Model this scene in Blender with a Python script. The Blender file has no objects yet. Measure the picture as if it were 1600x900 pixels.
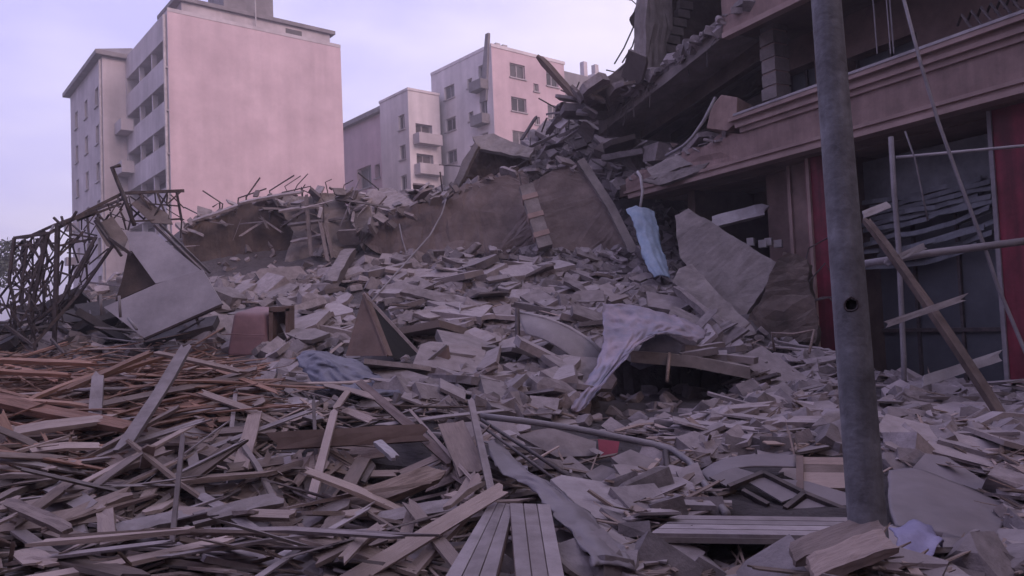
import bpy, bmesh, math, random
import numpy as np
from mathutils import Vector, Matrix, noise as mnoise

R = math.radians
random.seed(7)
rng = random.Random(11)
nprng = np.random.default_rng(5)
SC = bpy.context.scene
COL = SC.collection

# ------------------------------------------------------------------ camera
FPX = 1200.0                      # focal length in pixels of the 1600 px wide photograph
CAM_POS = Vector((0, 0, 1.6))
CAM_ROT = (Matrix.Rotation(R(90 + 2.5), 3, 'X') @ Matrix.Rotation(R(-2.4), 3, 'Z'))
cam_data = bpy.data.cameras.new('camera')
cam_data.sensor_width = 36.0
cam_data.lens = 36.0 * FPX / 1600.0
cam_data.clip_start = 0.05
cam_data.clip_end = 3000
cam = bpy.data.objects.new('camera', cam_data)
COL.objects.link(cam)
cam.matrix_world = Matrix.Translation(CAM_POS) @ CAM_ROT.to_4x4()
SC.camera = cam

# ------------------------------------------------------------------ sky
SUN_AZ, SUN_EL = R(138), R(20)        # azimuth clockwise from +Y (behind the camera, to the right)
world = bpy.data.worlds.new('World')
SC.world = world
world.use_nodes = True
nt = world.node_tree
nt.nodes.clear()
w_out = nt.nodes.new('ShaderNodeOutputWorld')
w_bg = nt.nodes.new('ShaderNodeBackground')
w_sky = nt.nodes.new('ShaderNodeTexSky')
w_sky.sky_type = 'NISHITA'
w_sky.sun_disc = False
w_sky.sun_elevation = SUN_EL
w_sky.sun_rotation = SUN_AZ
w_sky.air_density = 1.3
w_sky.dust_density = 2.0
w_tc = nt.nodes.new('ShaderNodeTexCoord')
w_map = nt.nodes.new('ShaderNodeMapping')
w_map.inputs['Scale'].default_value = (1.0, 1.0, 2.6)
w_map.inputs['Location'].default_value = (0.35, 0.1, 0.2)
w_n1 = nt.nodes.new('ShaderNodeTexNoise')
w_n1.inputs['Scale'].default_value = 1.5
w_n1.inputs['Detail'].default_value = 5
w_n1.inputs['Roughness'].default_value = 0.5
w_r1 = nt.nodes.new('ShaderNodeValToRGB')
w_r1.color_ramp.elements[0].position = 0.40
w_r1.color_ramp.elements[0].color = (4.7, 4.3, 7.8, 1)
w_r1.color_ramp.elements[1].position = 0.60
w_r1.color_ramp.elements[1].color = (7.5, 6.75, 8.5, 1)
w_mix = nt.nodes.new('ShaderNodeMix')
w_mix.data_type = 'RGBA'
w_mix.inputs[0].default_value = 0.90      # cloud cover over the clear sky
nt.links.new(w_tc.outputs['Generated'], w_map.inputs['Vector'])
nt.links.new(w_map.outputs['Vector'], w_n1.inputs['Vector'])
w_sep = nt.nodes.new('ShaderNodeSeparateXYZ')
nt.links.new(w_tc.outputs['Generated'], w_sep.inputs[0])
w_ma = nt.nodes.new('ShaderNodeMath'); w_ma.operation = 'MULTIPLY_ADD'
w_ma.inputs[1].default_value = 0.32
nt.links.new(w_sep.outputs['X'], w_ma.inputs[0])
nt.links.new(w_n1.outputs['Fac'], w_ma.inputs[2])
nt.links.new(w_ma.outputs[0], w_r1.inputs['Fac'])
nt.links.new(w_sky.outputs['Color'], w_mix.inputs[6])
nt.links.new(w_r1.outputs['Color'], w_mix.inputs[7])
nt.links.new(w_mix.outputs[2], w_bg.inputs['Color'])
w_bg.inputs['Strength'].default_value = 0.13
nt.links.new(w_bg.outputs['Background'], w_out.inputs['Surface'])

sun_data = bpy.data.lights.new('sun', 'SUN')
sun_data.energy = 1.7
sun_data.angle = R(25)
sun_data.color = (1.0, 0.68, 0.70)
sun = bpy.data.objects.new('sun', sun_data)
COL.objects.link(sun)
sd = Vector((math.sin(SUN_AZ) * math.cos(SUN_EL), math.cos(SUN_AZ) * math.cos(SUN_EL), math.sin(SUN_EL)))
sun.rotation_euler = (-sd).to_track_quat('-Z', 'Y').to_euler()

SC.view_settings.view_transform = 'Standard'
SC.view_settings.look = 'None'
SC.view_settings.gamma = 1.0
SC.view_settings.exposure = 0.3
SC.render.film_transparent = False
SC.cycles.max_bounces = 6
SC.cycles.diffuse_bounces = 3

# ------------------------------------------------------------------ projection helpers
def ray(px, py):
    return CAM_ROT @ Vector(((px - 800) / FPX, -(py - 450) / FPX, -1.0))

def at(px, py, D):
    d = ray(px, py)
    return CAM_POS + d * (D / d.y)

def proj(p):
    v = CAM_ROT.transposed() @ (Vector(p) - CAM_POS)
    return (800 + FPX * v.x / -v.z, 450 - FPX * v.y / -v.z)

def on_plane(px, py, p0, n):
    d = ray(px, py)
    return CAM_POS + d * ((p0 - CAM_POS).dot(n) / d.dot(n))

# ------------------------------------------------------------------ materials
def material(name, c1, c2, rough=0.85, scale=6.0, bump=0.35, dust=0.0, var=0.18, metallic=0.0,
             dustcol=(0.33, 0.29, 0.28), grain=False, stain=0.35, bscale=4.0, c3=None, stscale=1.3, streak=0.0, ymix=None):
    k = {'grey_wood': (1.28, 1.2, 1.05), 'splinters': (1.25, 1.16, 1.0), 'brown_wood_glow': (1.18, 1.1, 1.0), 'brown_splinters_glow': (1.12, 1.06, 0.98), 'broken_concrete': (1.2, 1.21, 1.18),
         'plaster_plate': (1.16, 1.18, 1.13), 'slab_grey': (1.32, 1.32, 1.26), 'slab_brown': (1.15, 1.2, 1.25), 'dark_wall': (1.2, 1.15, 1.08), 'facade_render': (1.12, 1.06, 1.0), 'facade_moulding': (1.15, 1.08, 1.02),
         'pink_render': (1.18, 1.16, 1.16), 'pale_render': (1.12, 1.12, 1.12), 'grey_render': (1.12, 1.12, 1.12), 'dark_steel': (1.6, 1.6, 1.6), 'pole_metal': (1.5, 1.5, 1.42), 'interior': (1.25, 1.15, 1.05), 'red_paint': (0.8, 0.9, 0.9)}.get(name, (1, 1, 1))
    c1, c2, dustcol = [tuple(a * b for a, b in zip(c, k)) for c in (c1, c2, dustcol)]
    if c3: c3 = tuple(a * b for a, b in zip(c3, k))
    m = bpy.data.materials.new(name)
    m.use_nodes = True
    t = m.node_tree
    N, L = t.nodes, t.links
    b = N['Principled BSDF']
    b.inputs['Roughness'].default_value = rough
    b.inputs['Metallic'].default_value = metallic
    b.inputs['Specular IOR Level'].default_value = 0.3
    geo = N.new('ShaderNodeNewGeometry')
    oi = N.new('ShaderNodeObjectInfo')
    pos = geo.outputs['Position']
    n1 = N.new('ShaderNodeTexNoise')
    n1.inputs['Scale'].default_value = scale
    n1.inputs['Detail'].default_value = 6
    n1.inputs['Roughness'].default_value = 0.65
    if grain:
        tc = N.new('ShaderNodeTexCoord')
        mp = N.new('ShaderNodeMapping')
        mp.inputs['Scale'].default_value = (1.5, 14, 14)
        L.new(tc.outputs['Object'], mp.inputs['Vector'])
        L.new(mp.outputs['Vector'], n1.inputs['Vector'])
    else:
        L.new(pos, n1.inputs['Vector'])
    cr = N.new('ShaderNodeValToRGB')
    cr.color_ramp.elements[0].position = 0.32
    cr.color_ramp.elements[0].color = (*c1, 1)
    cr.color_ramp.elements[1].position = 0.68
    cr.color_ramp.elements[1].color = (*c2, 1)
    L.new(n1.outputs['Fac'], cr.inputs['Fac'])
    col = cr.outputs['Color']
    # blotchy stains in world space
    n2 = N.new('ShaderNodeTexNoise')
    n2.inputs['Scale'].default_value = stscale
    n2.inputs['Detail'].default_value = 8
    n2.inputs['Roughness'].default_value = 0.7
    L.new(pos, n2.inputs['Vector'])
    mr = N.new('ShaderNodeMapRange')
    mr.inputs['From Min'].default_value = 0.3
    mr.inputs['From Max'].default_value = 0.72
    mr.inputs['To Min'].default_value = 1.0 - stain
    mr.inputs['To Max'].default_value = 1.0 + stain * 0.4
    L.new(n2.outputs['Fac'], mr.inputs['Value'])
    if streak > 0:      # runs of dirt down a vertical face
        mp2 = N.new('ShaderNodeMapping'); mp2.inputs['Scale'].default_value = (1, 1, 0.07)
        L.new(pos, mp2.inputs['Vector'])
        ns = N.new('ShaderNodeTexNoise'); ns.inputs['Scale'].default_value = stscale * 6; ns.inputs['Detail'].default_value = 6
        L.new(mp2.outputs['Vector'], ns.inputs['Vector'])
        ms = N.new('ShaderNodeMapRange'); ms.inputs['From Min'].default_value = 0.35; ms.inputs['From Max'].default_value = 0.65
        ms.inputs['To Min'].default_value = 1.0 - streak; ms.inputs['To Max'].default_value = 1.0 + streak * 0.3
        L.new(ns.outputs['Fac'], ms.inputs['Value'])
        mu = N.new('ShaderNodeMath'); mu.operation = 'MULTIPLY'
        L.new(mr.outputs['Result'], mu.inputs[0]); L.new(ms.outputs['Result'], mu.inputs[1])
        class _S: outputs = {'Result': mu.outputs[0]}
        mr = _S
    if ymix is not None:      # (colour, y0, y1): paler dust up the slope, dark painted gap shade in front
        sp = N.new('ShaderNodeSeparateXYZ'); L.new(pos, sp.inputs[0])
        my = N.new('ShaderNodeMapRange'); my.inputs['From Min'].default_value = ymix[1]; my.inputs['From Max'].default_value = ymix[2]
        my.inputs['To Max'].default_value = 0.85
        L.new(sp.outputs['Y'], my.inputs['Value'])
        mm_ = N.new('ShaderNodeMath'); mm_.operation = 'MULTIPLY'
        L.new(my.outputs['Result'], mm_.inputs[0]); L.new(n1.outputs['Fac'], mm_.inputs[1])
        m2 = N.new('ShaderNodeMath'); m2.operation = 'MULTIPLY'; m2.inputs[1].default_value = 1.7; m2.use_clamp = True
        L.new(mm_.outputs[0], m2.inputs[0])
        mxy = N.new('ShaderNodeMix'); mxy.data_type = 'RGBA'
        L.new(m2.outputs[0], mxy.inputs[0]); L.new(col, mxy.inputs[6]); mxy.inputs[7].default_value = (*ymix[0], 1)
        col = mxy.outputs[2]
    # piece to piece variation
    add = N.new('ShaderNodeMath'); add.operation = 'ADD'
    L.new(geo.outputs['Random Per Island'], add.inputs[0])
    L.new(oi.outputs['Random'], add.inputs[1])
    fr = N.new('ShaderNodeMath'); fr.operation = 'FRACT'
    L.new(add.outputs[0], fr.inputs[0])
    vr = N.new('ShaderNodeMapRange')
    vr.inputs['To Min'].default_value = 1.0 - var
    vr.inputs['To Max'].default_value = 1.0 + var
    L.new(fr.outputs[0], vr.inputs['Value'])
    if c3 is not None:
        fr2 = N.new('ShaderNodeMath'); fr2.operation = 'MULTIPLY'
        fr2.inputs[1].default_value = 7.31
        L.new(fr.outputs[0], fr2.inputs[0])
        fr3 = N.new('ShaderNodeMath'); fr3.operation = 'FRACT'
        L.new(fr2.outputs[0], fr3.inputs[0])
        mx3 = N.new('ShaderNodeMix'); mx3.data_type = 'RGBA'
        L.new(fr3.outputs[0], mx3.inputs[0])
        L.new(col, mx3.inputs[6])
        mx3.inputs[7].default_value = (*c3, 1)
        col = mx3.outputs[2]
    mul = N.new('ShaderNodeMath'); mul.operation = 'MULTIPLY'
    L.new(mr.outputs['Result'], mul.inputs[0]); L.new(vr.outputs['Result'], mul.inputs[1])
    hs = N.new('ShaderNodeHueSaturation')
    L.new(mul.outputs[0], hs.inputs['Value'])
    L.new(col, hs.inputs['Color'])
    col = hs.outputs['Color']
    if dust > 0:      # plaster dust that has settled on faces turned upwards
        sx = N.new('ShaderNodeSeparateXYZ')
        L.new(geo.outputs['Normal'], sx.inputs[0])
        n3 = N.new('ShaderNodeTexNoise')
        n3.inputs['Scale'].default_value = 7
        n3.inputs['Detail'].default_value = 6
        L.new(pos, n3.inputs['Vector'])
        mm = N.new('ShaderNodeMath'); mm.operation = 'MULTIPLY_ADD'
        L.new(n3.outputs['Fac'], mm.inputs[0]); mm.inputs[1].default_value = 1.2
        mm.inputs[2].default_value = -0.85
        ad = N.new('ShaderNodeMath'); ad.operation = 'ADD'
        L.new(mm.outputs[0], ad.inputs[0]); L.new(sx.outputs['Z'], ad.inputs[1])
        dm = N.new('ShaderNodeMapRange')
        dm.inputs['From Min'].default_value = 0.2
        dm.inputs['From Max'].default_value = 0.9
        dm.inputs['To Max'].default_value = dust
        L.new(ad.outputs[0], dm.inputs['Value'])
        mx = N.new('ShaderNodeMix'); mx.data_type = 'RGBA'
        L.new(dm.outputs['Result'], mx.inputs[0])
        L.new(col, mx.inputs[6])
        mx.inputs[7].default_value = (*dustcol, 1)
        col = mx.outputs[2]
    L.new(col, b.inputs['Base Color'])
    if bump > 0:
        bp = N.new('ShaderNodeBump')
        bp.inputs['Strength'].default_value = bump
        bp.inputs['Distance'].default_value = 0.03
        nb = N.new('ShaderNodeTexNoise')
        nb.inputs['Scale'].default_value = scale * bscale
        nb.inputs['Detail'].default_value = 5
        L.new(pos, nb.inputs['Vector'])
        if grain:
            L.new(n1.outputs['Fac'], bp.inputs['Height'])
        else:
            L.new(nb.outputs['Fac'], bp.inputs['Height'])
        L.new(bp.outputs['Normal'], b.inputs['Normal'])
    return m

M = {
    'shaded_earth': material('shaded_earth_dust', (0.022, 0.018, 0.018), (0.06, 0.051, 0.051), 0.95, 5, 0.8, 0.3, dustcol=(0.12, 0.103, 0.105), ymix=((0.12, 0.104, 0.104), 8.5, 11.5)),  # dark earth colour paints the shade between pieces; dust paler up the slope
    'ground': material('ground', (0.10, 0.09, 0.085), (0.16, 0.14, 0.13), 0.95, 1.5, 0.3),
    'concrete': material('broken_concrete', (0.14, 0.118, 0.12), (0.24, 0.205, 0.21), 0.92, 9, 0.28, 0.4, 0.42, dustcol=(0.29, 0.25, 0.26)),
    'plate': material('plaster_plate', (0.19, 0.16, 0.165), (0.31, 0.265, 0.28), 0.9, 9, 0.18, 0.5, 0.42, dustcol=(0.36, 0.31, 0.325), c3=(0.14, 0.11, 0.105)),
    'plank': material('grey_wood', (0.085, 0.064, 0.06), (0.20, 0.162, 0.155), 0.85, 4, 0.4, 0.4, 0.5, grain=True, dustcol=(0.28, 0.235, 0.24), c3=(0.29, 0.245, 0.25)),
    'warmwood': material('brown_wood_glow', (0.12, 0.058, 0.04), (0.31, 0.17, 0.125), 0.8, 4, 0.4, 0.25, 0.4, grain=True, dustcol=(0.22, 0.17, 0.15), c3=(0.29, 0.19, 0.155)),  # brown wood, reddened to stand in for an orange glow on the heap
    'splinter': material('splinters', (0.07, 0.054, 0.046), (0.16, 0.13, 0.116), 0.85, 6, 0.2, 0.3, 0.45, c3=(0.34, 0.285, 0.29), dustcol=(0.26, 0.215, 0.22)),
    'warmsplinter': material('brown_splinters_glow', (0.08, 0.04, 0.028), (0.25, 0.138, 0.10), 0.85, 6, 0.2, 0.15, 0.45, c3=(0.23, 0.155, 0.125), dustcol=(0.2, 0.16, 0.14)),  # the same orange glow painted into the brown splinters
    'slab': material('slab_brown', (0.115, 0.082, 0.070), (0.175, 0.130, 0.115), 0.92, 2.2, 0.5, 0.15, 0.1, stain=0.5),
    'slabgrey': material('slab_grey', (0.145, 0.123, 0.12), (0.205, 0.178, 0.176), 0.92, 3, 0.45, 0.25, 0.1, stain=0.4),
    'darkwall': material('dark_wall', (0.065, 0.05, 0.045), (0.12, 0.092, 0.082), 0.95, 2, 0.6, 0.2, 0.1, stain=0.6),
    'facade': material('facade_render', (0.235, 0.17, 0.158), (0.295, 0.215, 0.20), 0.85, 1.6, 0.3, 0.0, 0.04, stain=0.4, streak=0.15),
    'moulding': material('facade_moulding', (0.25, 0.185, 0.172), (0.31, 0.235, 0.22), 0.8, 2, 0.15, 0.35, 0.05, stain=0.3),
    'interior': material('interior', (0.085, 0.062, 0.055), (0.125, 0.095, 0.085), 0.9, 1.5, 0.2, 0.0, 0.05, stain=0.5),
    'brownwall': material('brown_wall', (0.20, 0.135, 0.115), (0.25, 0.172, 0.15), 0.85, 2, 0.15, 0, 0.05, stain=0.4),
    'red': material('red_paint', (0.20, 0.015, 0.032), (0.26, 0.027, 0.05), 0.55, 3, 0.15, 0.2, 0.05, stain=0.6, streak=0.4),
    'shutter': material('shutter_metal', (0.13, 0.135, 0.145), (0.20, 0.205, 0.215), 0.5, 4, 0.15, 0.1, 0.15, metallic=0.3, stain=0.4),
    'darkglass': material('shop_glass', (0.07, 0.075, 0.085), (0.10, 0.105, 0.115), 0.35, 1.5, 0.05, 0.0, 0.1, stain=0.3),
    'steel': material('dark_steel', (0.035, 0.03, 0.032), (0.08, 0.062, 0.058), 0.6, 8, 0.2, 0.1, 0.2, metallic=0.4),
    'polemetal': material('pole_metal', (0.085, 0.08, 0.09), (0.17, 0.168, 0.19), 0.65, 7, 0.25, 0.0, 0.0, stain=0.45, stscale=2.5, streak=0.2),
    'pipe': material('painted_pipe', (0.19, 0.17, 0.178), (0.26, 0.235, 0.24), 0.5, 5, 0.15, 0.2, 0.1),
    'white': material('white_paint', (0.34, 0.31, 0.315), (0.44, 0.405, 0.41), 0.6, 4, 0.15, 0.2, 0.12, stain=0.35),
    'sheet': material('sheet_panel', (0.165, 0.143, 0.153), (0.21, 0.183, 0.195), 0.6, 2, 0.15, 0.25, 0.1, stain=0.3),
    'whitepanel': material('white_panel', (0.25, 0.225, 0.235), (0.31, 0.28, 0.29), 0.6, 2, 0.2, 0.2, 0.08, stain=0.35),
    'sheetdark': material('dark_sheet', (0.04, 0.034, 0.035), (0.08, 0.068, 0.07), 0.7, 2, 0.35, 0.06, 0.1, stain=0.5),
    'cloth': material('pink_cloth', (0.22, 0.225, 0.29), (0.40, 0.33, 0.375), 0.95, 3, 0.2, 0.2, 0.05, stain=0.3, dustcol=(0.36, 0.31, 0.335)),
    'bluecloth': material('blue_cloth', (0.13, 0.135, 0.175), (0.22, 0.22, 0.27), 0.95, 4, 0.3, 0.2, 0.05, stain=0.4),
    'skyblue': material('sky_blue_plastic', (0.25, 0.33, 0.43), (0.34, 0.42, 0.52), 0.7, 4, 0.2, 0.25, 0.05, stain=0.4),
    'bag': material('plastic_bag', (0.28, 0.265, 0.42), (0.37, 0.345, 0.5), 0.45, 5, 0.3, 0.0, 0.05),
    'pinkblock': material('pink_vinyl', (0.20, 0.115, 0.125), (0.26, 0.15, 0.16), 0.7, 3, 0.1, 0.2, 0.03, stain=0.3),
    'brownboard': material('brown_board', (0.13, 0.086, 0.07), (0.18, 0.122, 0.102), 0.75, 3, 0.15, 0.2, 0.05, stain=0.35),
    'black': material('black_board', (0.012, 0.011, 0.011), (0.02, 0.018, 0.018), 0.8, 3, 0.15, 0.0, 0.05),
    'pinkrender': material('pink_render', (0.40, 0.30, 0.325), (0.47, 0.36, 0.385), 0.9, 0.35, 0.1, 0.0, 0.0, stain=0.24, stscale=0.22, streak=0.08),
    'greyrender': material('grey_render', (0.38, 0.335, 0.35), (0.43, 0.385, 0.40), 0.9, 0.4, 0.1, 0.0, 0.0, stain=0.25, stscale=0.2, streak=0.15),
    'palerender': material('pale_render', (0.50, 0.45, 0.46), (0.56, 0.50, 0.51), 0.9, 0.4, 0.1, 0.0, 0.0, stain=0.22, stscale=0.2, streak=0.15),
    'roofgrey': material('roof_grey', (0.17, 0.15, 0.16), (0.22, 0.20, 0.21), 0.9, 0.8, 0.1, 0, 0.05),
    'pane': material('window_pane', (0.06, 0.05, 0.055), (0.10, 0.085, 0.09), 0.3, 0.7, 0.0, 0, 0.4),
    'frame': material('window_frame', (0.30, 0.26, 0.27), (0.36, 0.32, 0.33), 0.6, 1, 0.0, 0, 0.1),
    'leaf': material('leaf', (0.04, 0.05, 0.04), (0.08, 0.09, 0.07), 0.8, 3, 0.0, 0, 0.4),
    'bark': material('bark', (0.06, 0.045, 0.04), (0.1, 0.08, 0.07), 0.95, 8, 0.5),
    'redshard': material('red_shard', (0.25, 0.05, 0.075), (0.32, 0.07, 0.10), 0.7, 4, 0.1, 0.15),
}

# ------------------------------------------------------------------ mesh building
class MB:
    def __init__(self):
        self.v = []; self.f = []
    def add(self, vs, fs):
        o = len(self.v)
        self.v += [Vector(x) for x in vs]
        self.f += [tuple(i + o for i in q) for q in fs]
        return self
    def box8(self, c):          # c: 4 bottom corners then 4 top corners
        return self.add(c, [(3, 2, 1, 0), (4, 5, 6, 7), (0, 1, 5, 4), (1, 2, 6, 5), (2, 3, 7, 6), (3, 0, 4, 7)])
    def bar(self, a, b, w, t, up=None, taper=1.0):
        a, b = Vector(a), Vector(b)
        x = (b - a).normalized()
        up = Vector(up) if up else Vector((0, 0, 1))
        if abs(x.dot(up)) > 0.97:
            up = Vector((0, 1, 0))
        y = up.cross(x).normalized() * (w / 2)
        z = x.cross(y).normalized() * (t / 2)
        q = taper
        return self.box8([a - y - z, b - y * q - z * q, b + y * q - z * q, a + y - z,
                          a - y + z, b - y * q + z * q, b + y * q + z * q, a + y + z])
    def tube(self, path, rad, seg=8, cap=True):
        path = [Vector(p) for p in path]
        n = len(path)
        rs = rad if isinstance(rad, (list, tuple)) else [rad] * n
        prev = None; base = len(self.v)
        for i, p in enumerate(path):
            d = (path[min(i + 1, n - 1)] - path[max(i - 1, 0)]).normalized()
            if prev is None:
                h = Vector((0, 0, 1)) if abs(d.z) < 0.9 else Vector((0, 1, 0))
                y = h.cross(d).normalized()
            else:
                y = (prev - d * prev.dot(d)).normalized()
            prev = y
            z = d.cross(y)
            for k in range(seg):
                a = 2 * math.pi * k / seg
                self.v.append(p + (y * math.cos(a) + z * math.sin(a)) * rs[i])
        for i in range(n - 1):
            for k in range(seg):
                k2 = (k + 1) % seg
                self.f.append((base + i * seg + k, base + i * seg + k2, base + (i + 1) * seg + k2, base + (i + 1) * seg + k))
        if cap:
            self.f.append(tuple(base + k for k in reversed(range(seg))))
            self.f.append(tuple(base + (n - 1) * seg + k for k in range(seg)))
        return self
    def prism(self, poly, ext):
        poly = [Vector(p) for p in poly]
        n = len(poly); ext = Vector(ext)
        nrm = sum(((poly[i] - poly[0]).cross(poly[(i + 1) % n] - poly[0]) for i in range(1, n - 1)), Vector())
        if nrm.dot(ext) > 0:
            poly = poly[::-1]
        o = len(self.v)
        self.v += poly + [p + ext for p in poly]
        self.f.append(tuple(o + i for i in range(n)))
        self.f.append(tuple(o + n + i for i in reversed(range(n))))
        for i in range(n):
            j = (i + 1) % n
            self.f.append((o + j, o + i, o + n + i, o + n + j))
        return self
    def build(self, name, mat, parent=None, smooth=False, origin=None):
        vs = self.v
        if origin is None:
            a = np.array([tuple(v) for v in vs])
            lo, hi = a.min(0), a.max(0)
            origin = Vector(((lo[0] + hi[0]) / 2, (lo[1] + hi[1]) / 2, lo[2]))
        me = bpy.data.meshes.new(name)
        me.from_pydata([tuple(v - origin) for v in vs], [], self.f)
        me.materials.append(M[mat] if isinstance(mat, str) else mat)
        if smooth:
            me.polygons.foreach_set('use_smooth', [True] * len(me.polygons))
        me.update()
        o = bpy.data.objects.new(name, me)
        COL.objects.link(o)
        if parent is not None:
            o.parent = parent
            o.location = origin - wloc(parent)
        else:
            o.location = origin
        return o

def wloc(o):
    p = Vector(o.location)
    while o.parent is not None:
        o = o.parent
        p = p + Vector(o.location)
    return p

def tag(o, label, cat, group=None, kind=None):
    if kind:
        o['kind'] = kind
    if label:
        o['label'] = label
    if cat:
        o['category'] = cat
    if group:
        o['group'] = group
    return o

def thing(name, label, cat, loc, group=None):
    o = bpy.data.objects.new(name, None)
    o.empty_display_size = 0.2
    COL.objects.link(o)
    o.location = loc
    return tag(o, label, cat, group)

def pip(x, y, poly):
    c = False
    j = len(poly) - 1
    for i in range(len(poly)):
        xi, yi = poly[i]; xj, yj = poly[j]
        if (yi > y) != (yj > y) and x < (xj - xi) * (y - yi) / (yj - yi) + xi:
            c = not c
        j = i
    return c
# ================================================================== building frame of the wrecked block
class Frame:
    def __init__(self, o, u, n):
        self.o = Vector(o); self.u = Vector(u).normalized(); self.n = Vector(n).normalized()
    def __call__(self, s, n, z):
        return self.o + self.u * s + self.n * n + Vector((0, 0, z))
    def inv(self, px, py, n=0.0):
        p = on_plane(px, py, self.o + self.n * n, self.n)
        return ((p - self.o).dot(self.u), p.z)
    def box(self, mb, s0, s1, n0, n1, z0, z1):
        a = self
        c = [a(s0, n0, z0), a(s1, n0, z0), a(s1, n1, z0), a(s0, n1, z0)]
        d = [a(s0, n0, z1), a(s1, n0, z1), a(s1, n1, z1), a(s0, n1, z1)]
        return mb.box8(c + d)

_p = at(1580, 480, 11.0)
RB = Frame((_p.x, _p.y, 0), (-0.465, 0.885, 0), (-0.885, -0.465, 0))

# ================================================================== ground and debris mound
g = MB()
g.add([(-700, -200, -0.03), (700, -200, -0.03), (700, 1000, -0.03), (-700, 1000, -0.03)], [(0, 1, 2, 3)])
tag(g.build('ground', 'ground'), 'dusty grey street ground under the rubble', 'ground', kind='structure')

CP = []
def cp(px, py, D, dz=0.0):
    p = at(px, py, D); CP.append((p.x, p.y, p.z + dz))
def cw(x, y, z):
    CP.append((x, y, z))
for px in (-150, 200, 550, 900, 1250, 1650): cp(px, 900, 3.6)
for px, dd in ((-100, 5.3), (250, 5.3), (550, 5.2), (850, 5.2), (1150, 5.2), (1450, 5.1), (1700, 5.0)): cp(px, 762, dd)
for px, py, D in ((-100, 655, 6.9), (150, 650, 6.9), (400, 652, 6.8), (620, 660, 6.9), (820, 668, 6.8), (1050, 668, 6.9), (1250, 662, 6.9), (1450, 660, 6.8), (1650, 660, 6.6),
                  (-80, 590, 8.0), (100, 580, 8.2), (260, 566, 8.3), (420, 592, 8.2), (520, 605, 8.6),
                  (600, 562, 10.8), (800, 562, 10.8), (720, 600, 9.2), (900, 645, 8.0), (1000, 618, 9.2), (1090, 600, 10.2),
                  (460, 530, 12.4), (400, 500, 14.2), (330, 520, 13.0), (600, 482, 14.4), (800, 482, 14.2), (700, 440, 16.0), (900, 460, 15.0),
                  (600, 412, 17.4), (800, 402, 17.8), (480, 440, 17.6), (950, 425, 17.0), (1040, 440, 16.0), (1000, 500, 13.6), (1090, 530, 12.2),
                  (1190, 560, 12.0), (1190, 490, 14.0), (1130, 500, 13.6), (1300, 595, 10.6), (1480, 610, 9.4), (1600, 622, 8.8), (1700, 625, 8.4),
                  (300, 440, 18.6), (200, 480, 16.0), (60, 515, 14.0), (-60, 525, 12.5),
                  (300, 338, 21.6), (450, 325, 22.0), (600, 318, 22.2), (720, 285, 22.0), (840, 228, 21.6), (880, 178, 21.8), (930, 150, 22.4), (985, 108, 23.2),
                  (830, 330, 20.6), (700, 350, 20.8), (940, 330, 20.0)): cp(px, py, D)
for p in ((-9.5, 10.2, 0.6), (-5.5, 10.3, 0.75), (-3.2, 10.6, 1.0), (-14, 8, 0.3), (-15, 14, 0.6), (-15, 20, 0.8), (-12, 25, 2.0), (0, 30, 2.0), (8, 30, 3.0),
          (-4, 27, 3.6), (4, 26, 6.0), (-20, 30, -0.2), (0, 36, -0.3), (14, 36, -0.3), (-20, 4, -0.1), (0, 1.5, 0.35), (9, 1.5, 0.3), (-9, 1.5, 0.3), (16, 4, 0.1)):
    cw(*p)
for s, n, z in ((-4, -3, .2), (-1, -4, .25), (2, -3, .3), (5, -3.5, .35), (7, -4, 0.6), (4, -.5, .5), (1, -.3, .42), (-3, -.3, .4), (9.3, -3.5, 3.6), (11.5, -4, 6.2), (12, -1, 6.6)):
    q = RB(s, n, z); cw(q.x, q.y, q.z)
CP = np.array(CP)
_d = np.linalg.norm(CP[:, None, :2] - CP[None, :, :2], axis=2)
_A = np.zeros((len(CP) + 3, len(CP) + 3))
_A[:len(CP), :len(CP)] = -_d + np.eye(len(CP)) * -0.02
_A[:len(CP), len(CP):] = np.c_[np.ones(len(CP)), CP[:, :2]]
_A[len(CP):, :len(CP)] = _A[:len(CP), len(CP):].T
_w = np.linalg.solve(_A, np.r_[CP[:, 2], 0, 0, 0])
GX0, GX1, GY0, GY1, GS = -20.0, 17.0, 1.2, 36.0, 0.14
gx = np.arange(GX0, GX1, GS); gy = np.arange(GY0, GY1, GS)
XX, YY = np.meshgrid(gx, gy, indexing='ij')
HH = _w[-3] + _w[-2] * XX + _w[-1] * YY
for (cx, cy, cz), wt in zip(CP, _w[:-3]):
    HH -= wt * np.hypot(XX - cx, YY - cy)
# lumps
def vnoise(scale, amp, seed):
    r = np.random.default_rng(seed)
    nx = int((GX1 - GX0) / scale) + 3; ny = int((GY1 - GY0) / scale) + 3
    g_ = r.random((nx, ny)) - 0.5
    fx = (XX - GX0) / scale; fy = (YY - GY0) / scale
    ix = fx.astype(int); iy = fy.astype(int)
    tx = fx - ix; ty = fy - iy
    tx = tx * tx * (3 - 2 * tx); ty = ty * ty * (3 - 2 * ty)
    return amp * ((g_[ix, iy] * (1 - tx) + g_[ix + 1, iy] * tx) * (1 - ty) + (g_[ix, iy + 1] * (1 - tx) + g_[ix + 1, iy + 1] * tx) * ty)
H0 = HH.copy()
HH = HH + (vnoise(1.1, 0.20, 1) + vnoise(0.45, 0.14, 2) + vnoise(0.2, 0.06, 3)) * np.clip((YY - 2) / 8, 0.5, 1.0)
HH = HH - np.clip(0.22 - (YY - 8) * 0.02, 0.08, 0.22)
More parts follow.
